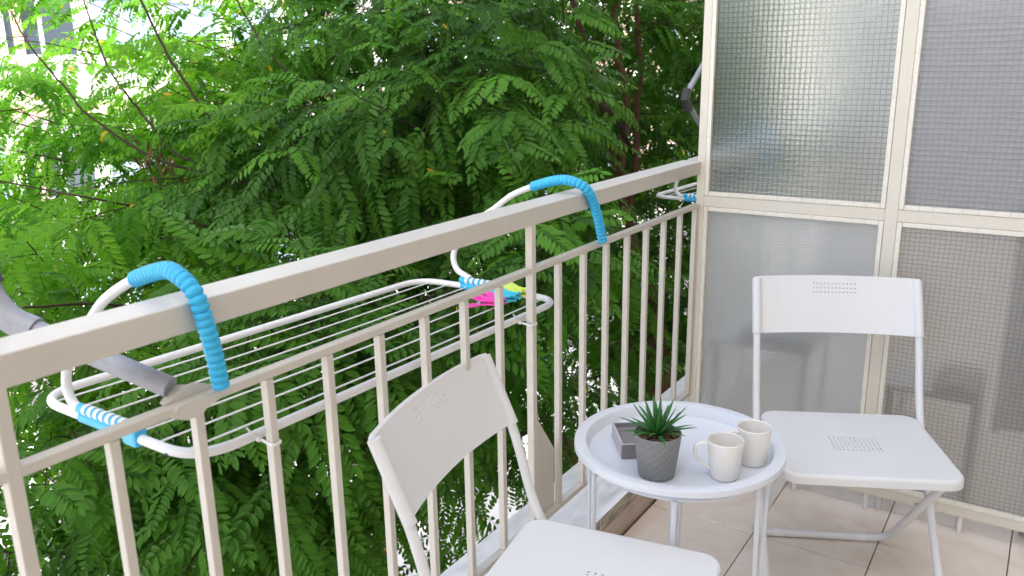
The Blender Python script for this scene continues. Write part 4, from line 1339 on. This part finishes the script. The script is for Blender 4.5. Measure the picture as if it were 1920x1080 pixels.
def car(label, x, y, rz, paint):
    t = thing('parked_car', label, 'car', (x, y, GZ - 0.095), rz, 'cars parked in the street')
    prof = [(-2.1, 0.35), (-2.15, 0.75), (-2.0, 0.92), (-1.55, 0.98), (-1.15, 1.38), (-0.6, 1.47), (0.35, 1.45), (1.0, 1.02), (1.75, 0.86), (2.1, 0.66), (2.12, 0.35)]
    def slabx(pf, wtab):
        n_ = len(pf)
        V = []
        for s in (-1, 1):
            for (a, b) in pf:
                V.append((a, s * wtab(b), b))
        return V, [tuple(range(n_)), tuple(range(2 * n_ - 1, n_ - 1, -1))] + [(k, (k + 1) % n_, (k + 1) % n_ + n_, k + n_) for k in range(n_)]
    b = MB().add(*slabx(prof, lambda z: 0.86 if z < 0.99 else 0.86 - 0.42 * (z - 0.98)))
    obj('body', b, paint, t, bevel=0.05, seg=3)
    for s in (-1, 1):
        pf = [(-1.35, 1.02), (-1.05, 1.36), (-0.2, 1.41), (-0.2, 1.02)]
        for pp_ in (pf, [(-0.12, 1.02), (-0.12, 1.41), (0.33, 1.40), (0.85, 1.02)]):
            V = [(a, s * (0.862 - 0.42 * (z - 0.98)), z) for a, z in pp_] + [(a, s * (0.872 - 0.42 * (z - 0.98)), z) for a, z in pp_]
            obj('window', MB().add(V, [(0, 1, 2, 3), (7, 6, 5, 4), (0, 4, 5, 1), (1, 5, 6, 2), (2, 6, 7, 3), (3, 7, 4, 0)]), 'winpane_dark', t)
    for s, nm in ((1, 'windscreen'), (-1, 'rear_window')):
        a, b2 = ((0.42, 1.43), (0.98, 1.05)) if s > 0 else ((-1.13, 1.40), (-1.5, 1.03))
        V = [(a[0], -0.62, a[1]), (a[0], 0.62, a[1]), (b2[0], 0.76, b2[1]), (b2[0], -0.76, b2[1])]
        V += [(p[0] + 0.03 * s, p[1], p[2] + 0.03) for p in V]
        obj(nm, MB().add(V, [(0, 1, 2, 3), (7, 6, 5, 4), (0, 4, 5, 1), (1, 5, 6, 2), (2, 6, 7, 3), (3, 7, 4, 0)]), 'winpane_dark', t)
    for wx in (-1.3, 1.32):
        for s in (-1, 1):
            wh_ = obj('wheel', MB().tube([(wx, s * 0.7, 0.32), (wx, s * 0.89, 0.32)], 0.32, 20), 'rubber', t, bevel=0.02)
            obj('rim', MB().tube([(wx, s * 0.86, 0.32), (wx, s * 0.9, 0.32)], 0.2, 16), 'steel', wh_)
    for s in (-1, 1):
        obj('headlight', MB().box(2.0, 2.12, s * 0.62 - 0.14, s * 0.62 + 0.14, 0.62, 0.76), 'winframe', t, bevel=0.02)
    return t
car('white parked car on the street below, behind the grey pole', -11.6, 4.6, R_(90), 'carpaint')
car('white parked car below the dense tree, seen as bright specks', -7.9, 11.5, R_(90), 'carpaint')
car('silver parked car further up the street, below the trees', -7.9, 17.4, R_(90), 'carpaint2')
